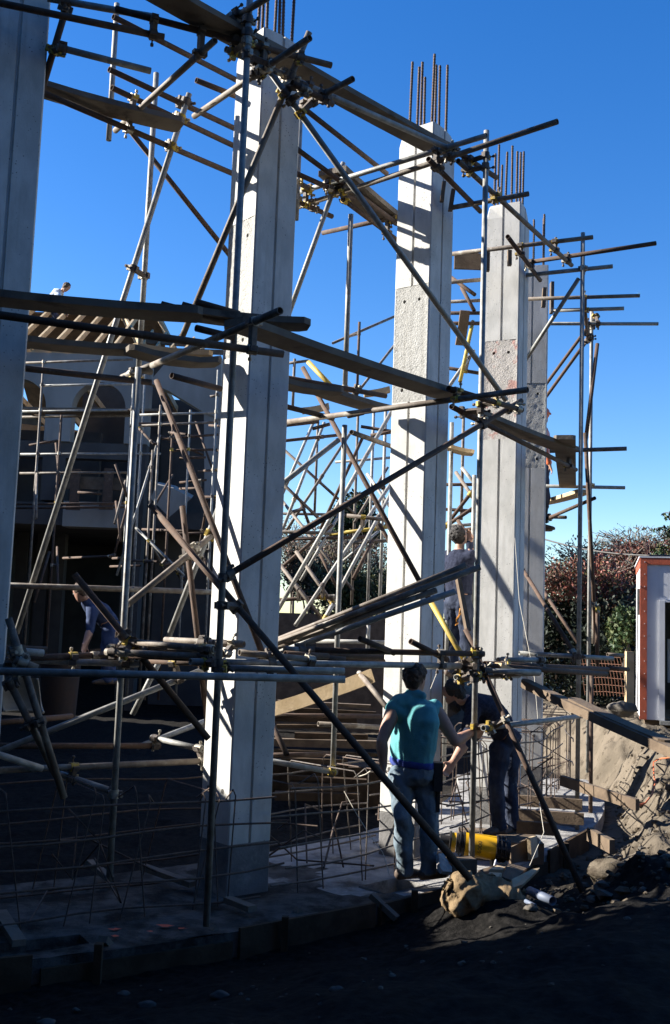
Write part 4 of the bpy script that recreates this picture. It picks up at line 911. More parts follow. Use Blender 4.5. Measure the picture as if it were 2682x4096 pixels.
cpart('door_frame', 'cabin_white', .237, .32, -.045, .1, 0, Hc - .64); cpart('door_frame', 'cabin_white', .237, 1.3, -.04, .1, Hc - .66, Hc - .621)
cpart('side_wall', 'cabin_white', -.02, .03, .062, 2.4, 0, Hc - .12); cpart('floor', 'old_timber', .04, 3.3, .06, 2.4, -.12, .03); cpart('roof', 'cabin_white', -.05, 3.4, -.04, 2.4, Hc + .002, Hc + .03)
cpart('inner_wall', 'inside', .04, 3.3, 2.2, 2.25, .03, Hc - .05); cpart('threshold', 'galv', .25, 1.35, -.09, .055, -.06, -.005); cpart('cupboard', 'cabin_white', .45, .75, 1.4, 1.7, .5, 1.2); cpart('side_vent', 'steel_box', -.06, -.022, .35, .6, Hc - .85, Hc - .45)
for k in range(13):
    mb = MB(); p = c0 + u * .03 - v * .036 + zz * (.12 + k * .185); mb.cyl(p, p - v * .006, .008, 8); mb.obj('rivet', M['rivet'], cb)
mb = MB(); mb.path([c0 - u * .045 + v * .5 + zz * (Hc - .5), c0 - u * .06 + v * .42 + zz * (Hc - 1.1), c0 - u * .05 + v * .3 + zz * .9, c0 - u * .06 + v * .36 + zz * .1], .008); mb.obj('cable', M['steel_box'], cb)
# post and rusty mesh beside the cabin
M['mesh_rust'] = mat('mesh_rust', (.16, .06, .028), (.10, .045, .024), 20, .8)
pz = V((4.310, 15.200, 0.956)); mb = MB(); mb.box(pz + zz * .42, (.055, 0, 0), (0, .05, 0), zz * .47); tag(mb.obj('timber_post', M['board']), 'pale square timber post standing left of the site cabin', 'post')
fm = thing('wire_mesh', 'rusty sheet of reinforcing mesh leaning behind the poles left of the cabin', 'mesh', (4.439, 17.000, 1.103))
for k in range(14):
    a_, b_ = V((4.158, 17.200, 1.094)), V((4.612, 16.400, 1.128)); p = a_.lerp(b_, k / 13); mb = MB(); mb.path([p, p + V((-.04, 0, .3)), p + V((-.10, .04, .62))], .0045, 5); mb.obj('wire', M['mesh_rust'], fm)
for k in range(6):
    h_ = V((-.02 * k, .006 * k, .05 + .11 * k)); mb = MB(); mb.path([V((4.158, 17.200, 1.094)) + h_, V((4.386, 16.800, 1.109)) + h_ + V((0, 0, .02)), V((4.612, 16.400, 1.128)) + h_], .0045, 5); mb.obj('wire', M['mesh_rust'], fm)
mb = MB(); p, q = V((3.025, 16.500, 3.618)), V((4.771, 14.000, 3.165)); mb.path([p.lerp(q, k / 10) + V((0, 0, -.12 * math.sin(pi * k / 10))) for k in range(11)], .012, 6); tag(mb.obj('cable', M['steel_box']), 'dark cable strung across the sky above the right hand bushes', 'cable')

# ------------------------------------------------------------------ planting
def leafmat(name, a, b): return mat(name, a, b, 1.3, .6, spec=.3)
LM = {'copper': leafmat('copper_leaves', (.085, .03, .026), (.13, .05, .032)), 'red': leafmat('red_leaves', (.24, .075, .05), (.15, .07, .045)), 'olive': leafmat('olive_leaves', (.11, .10, .035), (.07, .075, .03)),
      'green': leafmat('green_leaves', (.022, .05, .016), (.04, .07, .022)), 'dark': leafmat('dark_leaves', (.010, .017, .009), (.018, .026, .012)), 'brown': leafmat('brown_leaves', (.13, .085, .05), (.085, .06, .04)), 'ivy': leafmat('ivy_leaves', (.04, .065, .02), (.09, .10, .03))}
M['bark'] = mat('bark', (.13, .10, .08), (.20, .16, .125), 12, .9, .4, 40)
def tree(name, label, cat, base, blobs, n, leaf, mats, trunk=.08, twigs=0, seed=0, group=None, mixw=None):
    rg = random.Random(seed); base = V(base); root = thing(name, label, cat, base, group); mb = MB()
    top = sum((V(b[0]) for b in blobs), V()) / len(blobs)
    mb.path([base - V((0, 0, .3)), base.lerp(top, .35) + V((.1, 0, 0)), base.lerp(top, .8)], trunk, 7)
    for b in blobs:
        c_ = V(b[0]); f = base.lerp(top, rg.uniform(.3, .7)); mb.path([f, f.lerp(c_, .55) + V((rg.uniform(-.15, .15), 0, .15)), c_], trunk * .45, 5)
        for _ in range(twigs):
            e = c_ + V((rg.uniform(-1, 1) * b[1][0], rg.uniform(-1, 1) * b[1][1], rg.uniform(-.4, 1.0) * b[1][2])); s_ = f.lerp(c_, rg.uniform(.4, 1)); mid = s_.lerp(e, .5) + V((rg.uniform(-.12, .12), 0, rg.uniform(0, .15))); mb.path([s_, mid, e], rg.choice((.004, .006, .010)), 4)
    mb.obj('trunk', M['bark'], root)
    mb = MB(); tot = sum(b[1][0] * b[1][1] * b[1][2] for b in blobs)
    for b in blobs:
        c_, r_ = V(b[0]), b[1]; cl = [V((rg.gauss(0, .55), rg.gauss(0, .55), rg.gauss(0, .55))) for _ in range(26)]
        for _ in range(int(n * r_[0] * r_[1] * r_[2] / tot)):
            k = rg.choice(cl); q = k * .8 + V((rg.gauss(0, .2), rg.gauss(0, .2), rg.gauss(0, .2)))
            if q.length > 1.15: q = q.normalized() * rg.uniform(.7, 1.12)
            p = c_ + V((q.x * r_[0], q.y * r_[1], q.z * r_[2])); d = V((rg.gauss(0, 1), rg.gauss(0, 1), rg.gauss(0, .8))).normalized(); e = d.orthogonal().normalized(); e.rotate(Matrix.Rotation(rg.uniform(0, 6), 3, d)); f = d.cross(e); s_ = leaf * rg.uniform(.6, 1.35)
            mb.mi = rg.choices(range(len(mats)), mixw)[0]
            mb.add([p - e * s_, p - f * s_ * .45, p + e * s_, p + f * s_ * .45], [(0, 1, 2, 3)])
    o = mb.obj('crown', [LM[k] for k in mats], root); return root
G0 = .75
tree('shrub', 'thin twiggy autumn shrub with sparse red and olive leaves right of the farthest column', 'shrub', (5.554, 25.000, 3.033), [((5.386, 25.000, 3.495), (.8, .8, .55)), ((5.949, 25.500, 3.748), (.75, .8, .65)), ((6.180, 25.000, 3.625), (.7, .7, .65)), ((6.721, 26.000, 4.102), (.6, .8, .45))], 1900, .04, ['red', 'olive', 'brown'], .05, 60, 1, mixw=[2, 3, 2])
tree('shrub', 'bare topped shrub reaching into the sky behind the copper bush', 'shrub', (7.797, 27.000, 3.835), [((7.243, 27.000, 4.323), (.6, .7, .5)), ((7.729, 27.000, 4.429), (.7, .7, .55)), ((8.193, 27.000, 4.402), (.6, .7, .5))], 500, .04, ['olive', 'brown'], .05, 80, 2)
tree('copper_beech', 'dense dark purple leaved bush above the left corner of the site cabin', 'bush', (6.092, 22.000, 2.069), [((6.049, 22.000, 3.279), (.75, .8, .62)), ((6.443, 22.000, 3.472), (.8, .8, .65)), ((6.874, 22.000, 3.667), (.7, .7, .6)), ((6.087, 22.000, 2.994), (.65, .7, .5)), ((7.054, 22.000, 3.422), (.7, .7, .6)), ((5.922, 22.400, 3.219), (.35, .5, .4))], 14000, .038, ['copper', 'brown', 'red'], .1, 40, 3, mixw=[5, 2, 1])
tree('creeper', 'red leaved creeper hanging over the dark hedge between the right hand poles', 'creeper', (5.051, 20.000, 2.211), [((4.424, 20.000, 3.064), (.55, .4, .5)), ((4.815, 20.000, 3.077), (.5, .4, .35)), ((5.142, 20.000, 2.926), (.6, .5, .55)), ((5.339, 20.000, 2.706), (.45, .4, .5)), ((4.114, 20.000, 3.085), (.4, .4, .35)), ((5.320, 19.800, 2.412), (.3, .4, .5))], 8000, .036, ['red', 'brown', 'olive'], .03, 20, 4, mixw=[4, 2, 1])
tree('bush', 'glossy green bush left of the site cabin at door height', 'bush', (5.124, 18.500, 1.768), [((5.167, 18.500, 2.231), (.27, .35, .36)), ((5.063, 18.500, 2.078), (.25, .3, .3))], 1900, .05, ['green', 'ivy'], .03, 6, 5)
tree('bush', 'olive green bush at the right edge above the cabin roof', 'bush', (6.854, 21.000, 2.322), [((6.854, 21.000, 3.571), (.45, .6, .45)), ((7.055, 21.000, 3.176), (.6, .7, .5))], 3500, .05, ['olive', 'green'], .06, 8, 6)
tree('pine_tree', 'pine bough at the right edge above the bushes', 'tree', (8.176, 24.000, 2.373), [((7.672, 24.000, 4.503), (.35, .4, .10)), ((7.805, 24.000, 4.855), (.25, .4, .10)), ((8.092, 24.000, 4.373), (.5, .5, .3))], 900, .05, ['green', 'dark'], .1, 14, 7)
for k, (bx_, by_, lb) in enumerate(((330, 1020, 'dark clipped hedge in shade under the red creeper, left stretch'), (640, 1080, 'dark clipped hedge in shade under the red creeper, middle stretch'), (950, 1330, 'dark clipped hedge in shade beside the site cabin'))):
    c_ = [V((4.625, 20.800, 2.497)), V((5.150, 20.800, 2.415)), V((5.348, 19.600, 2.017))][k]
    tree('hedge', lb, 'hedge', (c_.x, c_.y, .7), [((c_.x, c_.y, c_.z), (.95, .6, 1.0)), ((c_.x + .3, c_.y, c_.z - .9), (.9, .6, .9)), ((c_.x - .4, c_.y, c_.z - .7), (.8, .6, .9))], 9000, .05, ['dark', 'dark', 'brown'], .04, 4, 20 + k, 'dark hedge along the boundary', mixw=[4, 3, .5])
tree('conifer', 'rounded dark green conifer in the gap between the first two columns', 'tree', (0.758, 38.000, 4.720), [((0.826, 38.000, 6.177), (.9, .9, .75)), ((0.605, 38.000, 5.793), (.9, .9, .7)), ((0.959, 38.000, 5.712), (1.1, .9, .8)), ((0.049, 36.000, 4.733), (.5, .5, .6))], 6000, .09, ['dark', 'green'], .12, 4, 8)
for k in range(5):
    c_ = [V((-1.466, 36.000, 5.034)), V((-0.873, 34.000, 4.593)), V((-0.192, 33.000, 4.338)), V((0.622, 33.000, 4.246)), V((1.389, 33.000, 4.314))][k]
    tree('thicket', ['bare brown thicket nearest the first column', 'bare brown thicket second from the first column', 'bare brown thicket midway between the first two columns', 'bare brown thicket below the conifer', 'bare brown thicket at the second column\'s left edge'][k], 'thicket', (c_.x, c_.y, .8), [((c_.x, c_.y, c_.z), (1.0, .8, .75)), ((c_.x + .3, c_.y, c_.z - .9), (1.1, .8, .9))], 1500, .05, ['brown', 'olive', 'red'], .05, 90, 30 + k, 'bare thickets behind the far poles', mixw=[4, 2, 1])
for k in range(3):
    c_ = [V((1.033, 27.000, 2.972)), V((0.413, 27.000, 2.753)), V((-0.427, 29.000, 3.340))][k]
    tree('ivy_bush', ['ivy green bush low at the second column\'s left edge', 'ivy green bush low in the middle of the gap', 'brown leaved bush low behind the crossed poles'][k], 'bush', (c_.x, c_.y, .7), [((c_.x, c_.y, c_.z), (.95, .7, .7)), ((c_.x - .4, c_.y, c_.z + .2), (.7, .7, .6))], 3600, .05, ['ivy', 'dark', 'olive'] if k < 2 else ['brown', 'olive', 'dark'], .05, 16, 40 + k, mixw=[4, 2, 2])
tree('round_tree', 'round tree seen through the window of the unfinished building', 'tree', (-15.838, 75.000, 10.472), [((-15.982, 75.000, 12.950), (1.5, 1.2, 1.2)), ((-15.821, 75.000, 12.557), (1.9, 1.2, 1.0))], 2500, .14, ['green', 'dark'], .15, 3, 9)
# dark earth bank and boarding that close the view behind the far poles
mb = MB(); p, q = V((-1.205, 22.000, 2.194)), V((1.261, 22.000, 2.281)); mb.bx(p.x - 1, q.x + 1.5, 22, 22.12, -.1, 2.3); tag(mb.obj('hoarding', M['old_timber']), 'dark boarding behind the far poles at the foot of the bushes', 'hoarding')

# ------------------------------------------------------------------ people
M['skin'] = mat('skin', (.42, .24, .16), (.36, .19, .13), 6, .6); M['hair'] = mat('brown_hair', (.05, .028, .015), (.11, .06, .03), 60, .7, .6, 120); M['black_hair'] = mat('black_hair', (.015, .012, .01), (.03, .024, .02), 60, .7, .5, 120)
M['teal'] = mat('turquoise_cloth', (.11, .33, .335), (.085, .27, .285), 4, .9, .3, 60, spec=.2); M['blue'] = mat('blue_cloth', (.05, .075, .28), (.04, .06, .22), 8, .9, spec=.2)
M['jeans'] = mat('faded_jeans', (.11, .15, .18), (.16, .20, .23), 7, .95, .4, 50, c3=(.075, .075, .065), s3=4, t3=(.5, .66), spec=.2); M['dark_jeans'] = mat('dark_jeans', (.025, .032, .055), (.05, .06, .09), 9, .95, .3, 50, c3=(.16, .18, .2), s3=7, t3=(.66, .74), spec=.2)
M['navy'] = mat('navy_check', (.015, .018, .035), (.03, .035, .06), 40, .95, spec=.2); M['boot'] = mat('leather_boot', (.10, .065, .04), (.06, .04, .03), 14, .7, .2, 50); M['black'] = mat('black_gear', (.02, .02, .02), (.035, .03, .028), 20, .5, spec=.4)
M['pale_shirt'] = mat('pale_shirt', (.5, .55, .62), (.42, .47, .55), 6, .9, spec=.2); M['blue_overall'] = mat('blue_overall', (.03, .047, .10), (.045, .063, .125), 8, .9, spec=.2); M['eye'] = mat('eye', (.6, .6, .58), rough=.2); M['orange'] = mat('orange_helmet', (.6, .16, .06), (.55, .13, .05), 8, .4)
def lerp(a, b, t): return V(a).lerp(V(b), t)
def melt(name, mb, m, parent, vox=.011, smooth=4, wob=0, wscale=14, seed=0):
    me_ = mb.mesh(name, m); o = bpy.data.objects.new('tmp', me_); C.objects.link(o)
    r_ = o.modifiers.new('r', 'REMESH'); r_.mode = 'VOXEL'; r_.voxel_size = vox; r_.use_smooth_shade = True
    s_ = o.modifiers.new('s', 'SMOOTH'); s_.iterations = smooth; s_.factor = .5
    dg = bpy.context.evaluated_depsgraph_get(); out = bpy.data.meshes.new_from_object(o.evaluated_get(dg)); out.name = name
    bpy.data.objects.remove(o)
    out.materials.clear(); out.materials.append(m)
    if wob:
        nn = [v.normal.copy() for v in out.vertices]
        for v_, n_ in zip(out.vertices, nn):
            q = v_.co; f = noise.noise(V((q.x * wscale, q.y * wscale, q.z * wscale * .55 + seed))) + .5 * noise.noise(V((q.x * wscale * 2.2, q.y * wscale * 2.2, q.z * wscale * 1.6 + seed)))
            fo = abs(noise.noise(V((q.x * 5 + q.z * 4, q.y * 5 - q.z * 3, q.z * 4 + seed)))) * 2 - .6
            v_.co = q + n_ * (f * wob + fo * wob * .9)
    out.polygons.foreach_set('use_smooth', [True] * len(out.polygons))
    return link(name, out, parent)
def limb(mb, pts, rad):
    for k in range(len(pts) - 1):
        mb.cyl(pts[k], pts[k + 1], rad[k], 14, rad[k + 1])
    for p, r_ in zip(pts, rad): mb.sphere(p, r_, 14, 10)
def loft(mb, rings, n=20):
    vs = []
    for c_, x_, rx, y_, ry in rings: vs += [V(c_) + V(x_) * rx * math.cos(2 * pi * k / n) + V(y_) * ry * math.sin(2 * pi * k / n) for k in range(n)]
    N_ = len(rings); mb.add(vs, [(i * n + k, i * n + (k + 1) % n, (i + 1) * n + (k + 1) % n, (i + 1) * n + k) for i in range(N_ - 1) for k in range(n)] + [tuple(range(n))[::-1], tuple(range((N_ - 1) * n, N_ * n))])
def hand(mb, wr, tip, palm_n, curl=.8, s=1.0, side=1):
    wr, tip = V(wr), V(tip); d = (tip - wr).normalized(); pn = V(palm_n); pn = (pn - d * pn.dot(d)).normalized(); sd = d.cross(pn) * side
    mb.box(wr + d * .048 * s, d * .046 * s, sd * .038 * s, pn * .013 * s); mb.sphere(wr + d * .03 * s, .024 * s, 10, 8)
    for k, L_ in enumerate((.068, .078, .073, .058)):
        b = wr + d * .09 * s + sd * (.030 - .02 * k) * s; r_ = .0085 * s; dd = d.copy(); p = b
        for q in range(3):
            e = p + dd * L_ * s * (.44, .32, .24)[q]; limb(mb, [p - dd * .004, e], [r_, r_ * .93]); p = e; r_ *= .93
            dd.rotate(Matrix.Rotation(curl * (.75 if q == 0 else .85), 3, sd * side)); 
    p = wr + d * .03 * s + sd * .034 * s; q = p + (d * .55 + sd * .75 + pn * .25).normalized() * .038 * s; e = q + (d * .85 + sd * .15 + pn * .45).normalized() * .034 * s
    limb(mb, [p, q, e], [.0125 * s, .0105 * s, .009 * s])
def person(label, J, group=None, top='teal', legs='jeans', sleeves=None, hair='hair', hairy=True, face_az=0.0, face_pitch=0.0, body_az=0.0, lean=None, helmet=None, hood=False, shoes='boot', waist=None, curl=.8, w=1.0, vox=.011, beard=False):
    """body from joint positions; face_az / body_az are compass directions (0 = +y)"""
    root = thing('person', label, 'person', (J['pel'][0], J['pel'][1], min(J['anL'][2], J['anR'][2]) - .08), group)
    P = {k: V(v) for k, v in J.items()}
    bx_ = V((math.cos(body_az), -math.sin(body_az), 0)); by_ = V((math.sin(body_az), math.cos(body_az), 0))
    sp = [P['pel'], P['waist'], P['chest'], P['neck']]
    up = (P['neck'] - P['pel']).normalized(); fx = bx_; fy = up.cross(fx).normalized(); fy = -fy if fy.dot(by_) < 0 and abs(fy.dot(by_)) > .2 else fy
    # body skin
    mb = MB()
    loft(mb, [(P['pel'] - up * .09, fx, .10 * w, fy, .08), (P['pel'], fx, .160 * w, fy, .105), (P['waist'], fx, .145 * w, fy, .095), (lerp(P['waist'], P['chest'], .6), fx, .165 * w, fy, .11), (P['chest'], fx, .172 * w, fy, .115), (lerp(P['chest'], P['neck'], .62), fx, .14 * w, fy, .085), (P['neck'], fx, .055, fy, .05)])
    hd = V((math.sin(face_az) * math.cos(face_pitch), math.cos(face_az) * math.cos(face_pitch), math.sin(face_pitch))); hr = hd.cross(V((0, 0, 1))).normalized(); hu = hr.cross(hd).normalized()
    H_ = P['head']
    limb(mb, [P['neck'] - up * .03, H_ - hu * .07 - hd * .02], [.058, .052])
    loft(mb, [(H_ - hu * .115 + hd * .045, hr, .025, hd, .03), (H_ - hu * .09 + hd * .028, hr, .05, hd, .06), (H_ - hu * .045 + hd * .01, hr, .066, hd, .085), (H_, hr, .073, hd, .094), (H_ + hu * .05, hr, .074, hd, .094), (H_ + hu * .09, hr, .058, hd, .075), (H_ + hu * .112, hr, .025, hd, .035)])
    mb.add([H_ + hd * .085 + hu * .02 - hr * .006, H_ + hd * .085 + hu * .02 + hr * .006, H_ + hd * .118 - hu * .022, H_ + hd * .088 - hu * .03 - hr * .017, H_ + hd * .088 - hu * .03 + hr * .017, H_ + hd * .06], [(0, 1, 2), (0, 2, 3), (1, 4, 2), (3, 2, 4), (0, 3, 5), (0, 5, 1), (1, 5, 4), (3, 4, 5)])
    mb.sphere(H_ + hd * .088 - hu * .058, .02, 10, 6, (1, .6, .5))
    for s in (-1, 1): mb.sphere(H_ + hr * .076 * s - hd * .008 - hu * .005, .026, 8, 6, (.45, .6, 1.1))
    for s in 'LR':
        sh_, el, ha = P['sh' + s], P['el' + s], P['ha' + s]
        limb(mb, [lerp(P['chest'], sh_, .6), sh_], [.07, .056]); limb(mb, [sh_, lerp(sh_, el, .4), el], [.064, .06, .045]); limb(mb, [el, lerp(el, ha, .3), ha], [.046, .049, .031])
        fd = (ha - el).normalized(); hand(mb, ha, ha + fd * .1, P.get('pn' + s, -by_), curl, 1.0, 1 if s == 'R' else -1)
        hp, kn, an = P['hip' + s], P['kn' + s], P['an' + s]
        limb(mb, [hp, lerp(hp, kn, .4), kn], [.085, .078, .055]); limb(mb, [kn, lerp(kn, an, .3), an], [.055, .055, .036])
    melt('body', mb, M['skin'], root, vox, 3)
    for s in (-1, 1):
        mb = MB(); mb.sphere(H_ + hd * .083 + hr * .031 * s + hu * .018, .011, 8, 6); mb.obj('eye', M['eye'], root)
    # hair
    if helmet:
        mb = MB(); mb.sphere(H_ + hu * .045, .125, 16, 8, (1, 1.08, .82)); mb.cyl(H_ + hu * .035, H_ + hu * .045, .145, 18, .14); mb.obj('helmet', M[helmet], root)
    if hairy:
        mb = MB(); rg = random.Random(5)
        mb.sphere(H_ + hu * .035 - hd * .018, .098, 16, 12, (.93, 1.0, .93))
        loft(mb, [(H_ - hu * .085 - hd * .045, hr, .05, hd, .03), (H_ - hu * .03 - hd * .045, hr, .078, hd, .06), (H_ + hu * .05 - hd * .03, hr, .088, hd, .075)])
        if beard: loft(mb, [(H_ - hu * .16 + hd * .06, hr, .03, hd, .03), (H_ - hu * .1 + hd * .06, hr, .065, hd, .055), (H_ - hu * .05 + hd * .045, hr, .074, hd, .05)])
        for _ in range(170):
            q = V((rg.gauss(0, 1), rg.gauss(0, 1), rg.gauss(0, 1))).normalized(); f = q.dot(hd)
            if f > .45 or (f > .1 and q.dot(hu) < .2): continue
            mb.sphere(H_ + hu * .028 - hd * .015 + (hr * q.dot(hr) * .9 + hd * f * .98 + hu * q.dot(hu) * .95) * .1, rg.uniform(.012, .02), 7, 5)
        melt('hair', mb, M[hair], root, .006, 1)
    # top
    mb = MB(); k = 1.0; g = .020
    loft(mb, [(lerp(P['pel'], P['waist'], .25), fx, .172 * w, fy, .125), (P['waist'], fx, .185 * w, fy, .135), (lerp(P['waist'], P['chest'], .5), fx, .195 * w, fy, .14), (P['chest'], fx, .198 * w, fy, .142), (lerp(P['chest'], P['neck'], .6), fx, .165 * w, fy, .112), (lerp(P['chest'], P['neck'], .93), fx, .085, fy, .08)])
    for s in 'LR':
        sh_, el, ha = P['sh' + s], P['el' + s], P['ha' + s]
        limb(mb, [lerp(P['chest'], sh_, .55), sh_], [.095, .073])
        if sleeves: limb(mb, [sh_, lerp(sh_, el, .5), el], [.074, .07, .058]); limb(mb, [el, lerp(el, ha, .92 if sleeves == 'long' else .2)], [.057, .043 if sleeves == 'long' else .05])
    if hood:
        b = lerp(P['chest'], P['neck'], .62) - fy * .10
        mb.sphere(b + up * .015, .105, 14, 10, (1.15, .62, .75)); mb.sphere(b - up * .085, .075, 12, 8, (1, .6, 1.1)); mb.sphere(b - up * .16 - fy * .01, .035, 10, 8, (1, .7, 1.2))
        limb(mb, [P['neck'] + fx * .085 + up * .01, P['neck'] - fy * .075 + up * .02, P['neck'] - fx * .085 + up * .01], [.034, .04, .034])
    melt('hooded_top' if hood else 'shirt', mb, M[top], root, vox, 3, .009, 11, 3)
    if waist:
        mb = MB(); loft(mb, [(lerp(P['pel'], P['waist'], .02), fx, .174 * w, fy, .127), (lerp(P['pel'], P['waist'], .22), fx, .182 * w, fy, .134), (lerp(P['pel'], P['waist'], .38), fx, .178 * w, fy, .131)]); melt('undershirt_hem', mb, M[waist], root, vox, 2, .006, 16)
    # trousers
    mb = MB(); loft(mb, [(P['pel'] - up * .13, fx, .13 * w, fy, .11), (P['pel'] - up * .07, fx, .175 * w, fy, .130), (P['pel'], fx, .176 * w, fy, .125), (lerp(P['pel'], P['waist'], .22), fx, .168 * w, fy, .118)])
    for s in 'LR':
        hp, kn, an = P['hip' + s], P['kn' + s], P['an' + s]
        limb(mb, [hp, lerp(hp, kn, .35), kn], [.108, .100, .078]); limb(mb, [kn, lerp(kn, an, .35), lerp(kn, an, .8), an], [.077, .078, .068, .066])
        d = (an - kn).normalized(); mb.cyl(an - d * .02, an + d * .025, .07, 14, .074)
    melt('trousers', mb, M[legs], root, vox, 2, .011, 15, 8)
    for s in 'LR':
        an, kn = P['an' + s], P['kn' + s]; td = by_ if 'to' + s not in P else (P['to' + s] - an); td = V((td.x, td.y, 0)).normalized(); sd = V((td.y, -td.x, 0)); z0 = an.z - .075
        mb = MB()
        loft(mb, [(V((an.x, an.y, z0)) + td * o + V((0, 0, h_)), sd, a_, V((0, 0, 1)), b_) for o, h_, a_, b_ in ((-.085, .045, .02, .025), (-.06, .045, .04, .045), (.0, .05, .042, .05), (.09, .038, .048, .038), (.16, .03, .044, .03), (.2, .025, .02, .018))])
        limb(mb, [V((an.x, an.y, z0 + .05)), an + V((0, 0, .03))], [.047, .05]); melt('boot', mb, M[shoes], root, .009, 2)
    return root
man = person('person seen from behind in a sleeveless turquoise hooded top and faded jeans',
    dict(head=(0.704, 8.610, 1.651), neck=(0.716, 8.610, 1.513), chest=(0.704, 8.610, 1.332), waist=(0.694, 8.610, 1.113), pel=(0.691, 8.610, 0.949), shL=(0.534, 8.570, 1.415), shR=(0.870, 8.710, 1.416), elL=(0.436, 8.470, 1.157), haL=(0.456, 8.490, 0.968), elR=(1.048, 8.710, 1.153), haR=(1.226, 8.930, 1.220),
         hipL=(0.604, 8.610, 0.867), knL=(0.621, 8.490, 0.571), anL=(0.653, 8.610, 0.146), hipR=(0.788, 8.570, 0.879), knR=(0.840, 8.550, 0.548), anR=(0.840, 8.610, 0.149), pnR=(0.3, 0.2, -1), pnL=(1, 0, 0)),
    hood=True, waist='blue', body_az=D(60), face_az=D(38), face_pitch=D(-8), curl=.75, w=1.38)
mb = MB(); mb.box((0.890, 8.500, 0.898), (.035, 0, 0), (0, .06, 0), (0, 0, .11)); mb.box((0.899, 8.500, 0.782), (.012, 0, 0), (0, .02, 0), (0, 0, .16)); tag(mb.obj('tool_pouch', M['black']), 'black tool pouch hanging at the turquoise man\'s right hip', 'tool pouch')
person('person in dark clothes bending forward behind the pole beside the turquoise man',
    dict(head=(1.163, 9.820, 1.472), neck=(1.259, 9.880, 1.426), chest=(1.434, 9.970, 1.349), waist=(1.610, 10.070, 1.226), pel=(1.695, 10.140, 1.059), shL=(1.403, 10.200, 1.314), shR=(1.322, 9.740, 1.335), elL=(1.400, 10.020, 1.084), haL=(1.421, 9.770, 1.167), elR=(1.248, 9.520, 1.081), haR=(1.116, 9.420, 0.897),
         hipL=(1.757, 10.240, 0.957), knL=(1.758, 10.240, 0.616), anL=(1.799, 10.270, 0.223), hipR=(1.635, 10.020, 0.966), knR=(1.588, 9.970, 0.649), anR=(1.632, 10.040, 0.252), toL=(1.631, 10.120, 0.244), toR=(1.484, 9.920, 0.269), pnR=(0, -1, 0), pnL=(0, -1, 0)),
    top='navy', legs='dark_jeans', sleeves='short', hair='black_hair', body_az=D(-90), face_az=D(-80), face_pitch=D(-35), beard=True, curl=.6, w=1.25)
mb = MB(); mb.bx(1.3, 2.0, 9.75, 10.4, -.02, (1.647, 10.070, 0.218)[2] - .055); tag(mb.obj('timber_block', M['old_timber']), 'low timber platform under the bending man\'s feet', 'timber')
def up_person(label, hx, hy, d, hands, az, **kw):
    """standing figure from the head position in space"""
    h = V(at3(hx, hy, d)); s = V((math.cos(az), -math.sin(az), 0)); f = V((math.sin(az), math.cos(az), 0)); z = V((0, 0, 1))
    J = dict(head=h, neck=h - z * .15, chest=h - z * .32, waist=h - z * .54, pel=h - z * .72, shL=h - s * .19 - z * .24, shR=h + s * .19 - z * .24, hipL=h - s * .09 - z * .8, hipR=h + s * .09 - z * .8, knL=h - s * .1 - z * 1.17 + f * .03, knR=h + s * .1 - z * 1.17 + f * .05, anL=h - s * .1 - z * 1.55, anR=h + s * .11 - z * 1.55)
    for k, e in zip('LR', hands):
        a = h + s * (-.28 if k == 'L' else .28) - z * .48; J['el' + k], J['ha' + k] = (a, a - z * .24 + f * .08) if e is None else (V(e).lerp(J['sh' + k], .5) - z * .12, V(e))
    return person(label, J, body_az=az, face_az=az, **kw)
at3 = lambda x, y, d: (x, y, d)
p3 = (1.455, 12.100, 3.150); person_hand = (1.561, 12.000, 3.061)
up_person('person in dark jacket seen in the gap between the second and third columns', p3[0], p3[1], p3[2], (None, person_hand), D(50), top='navy', legs='dark_jeans', sleeves='long', hair='black_hair', face_pitch=D(25))
p5 = (-3.291, 14.000, 2.406); 
person('person in blue overalls bending over in the deep shade on the left', dict(head=(-3.300, 13.800, 2.380), neck=(-3.243, 13.900, 2.309), chest=(-3.124, 14.000, 2.182), waist=(-3.022, 14.100, 2.052), pel=(-2.960, 14.200, 1.959), shL=(-3.223, 14.200, 2.124), shR=(-3.135, 13.800, 2.159), elL=(-3.228, 14.200, 1.891), haL=(-3.252, 14.100, 1.699), elR=(-3.124, 13.700, 1.896), haR=(-3.156, 13.600, 1.729),
      hipL=(-2.966, 14.300, 1.861), knL=(-2.977, 14.300, 1.550), anL=(-2.929, 14.300, 1.243), hipR=(-2.953, 14.100, 1.863), knR=(-2.962, 14.000, 1.559), anR=(-2.946, 14.100, 1.252), toL=(-3.128, 14.100, 1.246), toR=(-3.163, 14.000, 1.250)), top='blue_overall', legs='blue_overall', sleeves='short', body_az=D(-70), face_az=D(-70), face_pitch=D(-30), vox=.014)
p4 = (-7.277, 26.800, 10.673)
person('person in a pale shirt stooping on the timber roof, head against the sky', dict(head=p4, neck=(-7.398, 26.900, 10.592), chest=(-7.543, 27.000, 10.572), waist=(-7.701, 27.100, 10.435), pel=(-7.791, 27.200, 10.306), shL=(-7.581, 27.200, 10.564), shR=(-7.470, 26.800, 10.439), elL=(-7.435, 27.100, 10.287), haL=(-7.293, 27.000, 10.051), elR=(-7.325, 26.700, 10.166), haR=(-7.185, 26.600, 9.933),
      hipL=(-7.799, 27.300, 10.257), knL=(-7.624, 27.300, 10.025), anL=(-7.814, 27.400, 9.837), hipR=(-7.747, 27.100, 10.197), knR=(-7.512, 26.900, 9.908), anR=(-7.715, 27.000, 9.722), toL=(-7.687, 27.300, 9.812), toR=(-7.575, 26.900, 9.698)), top='pale_shirt', legs='dark_jeans', sleeves='short', body_az=D(80), face_az=D(100), face_pitch=D(-50), vox=.014)
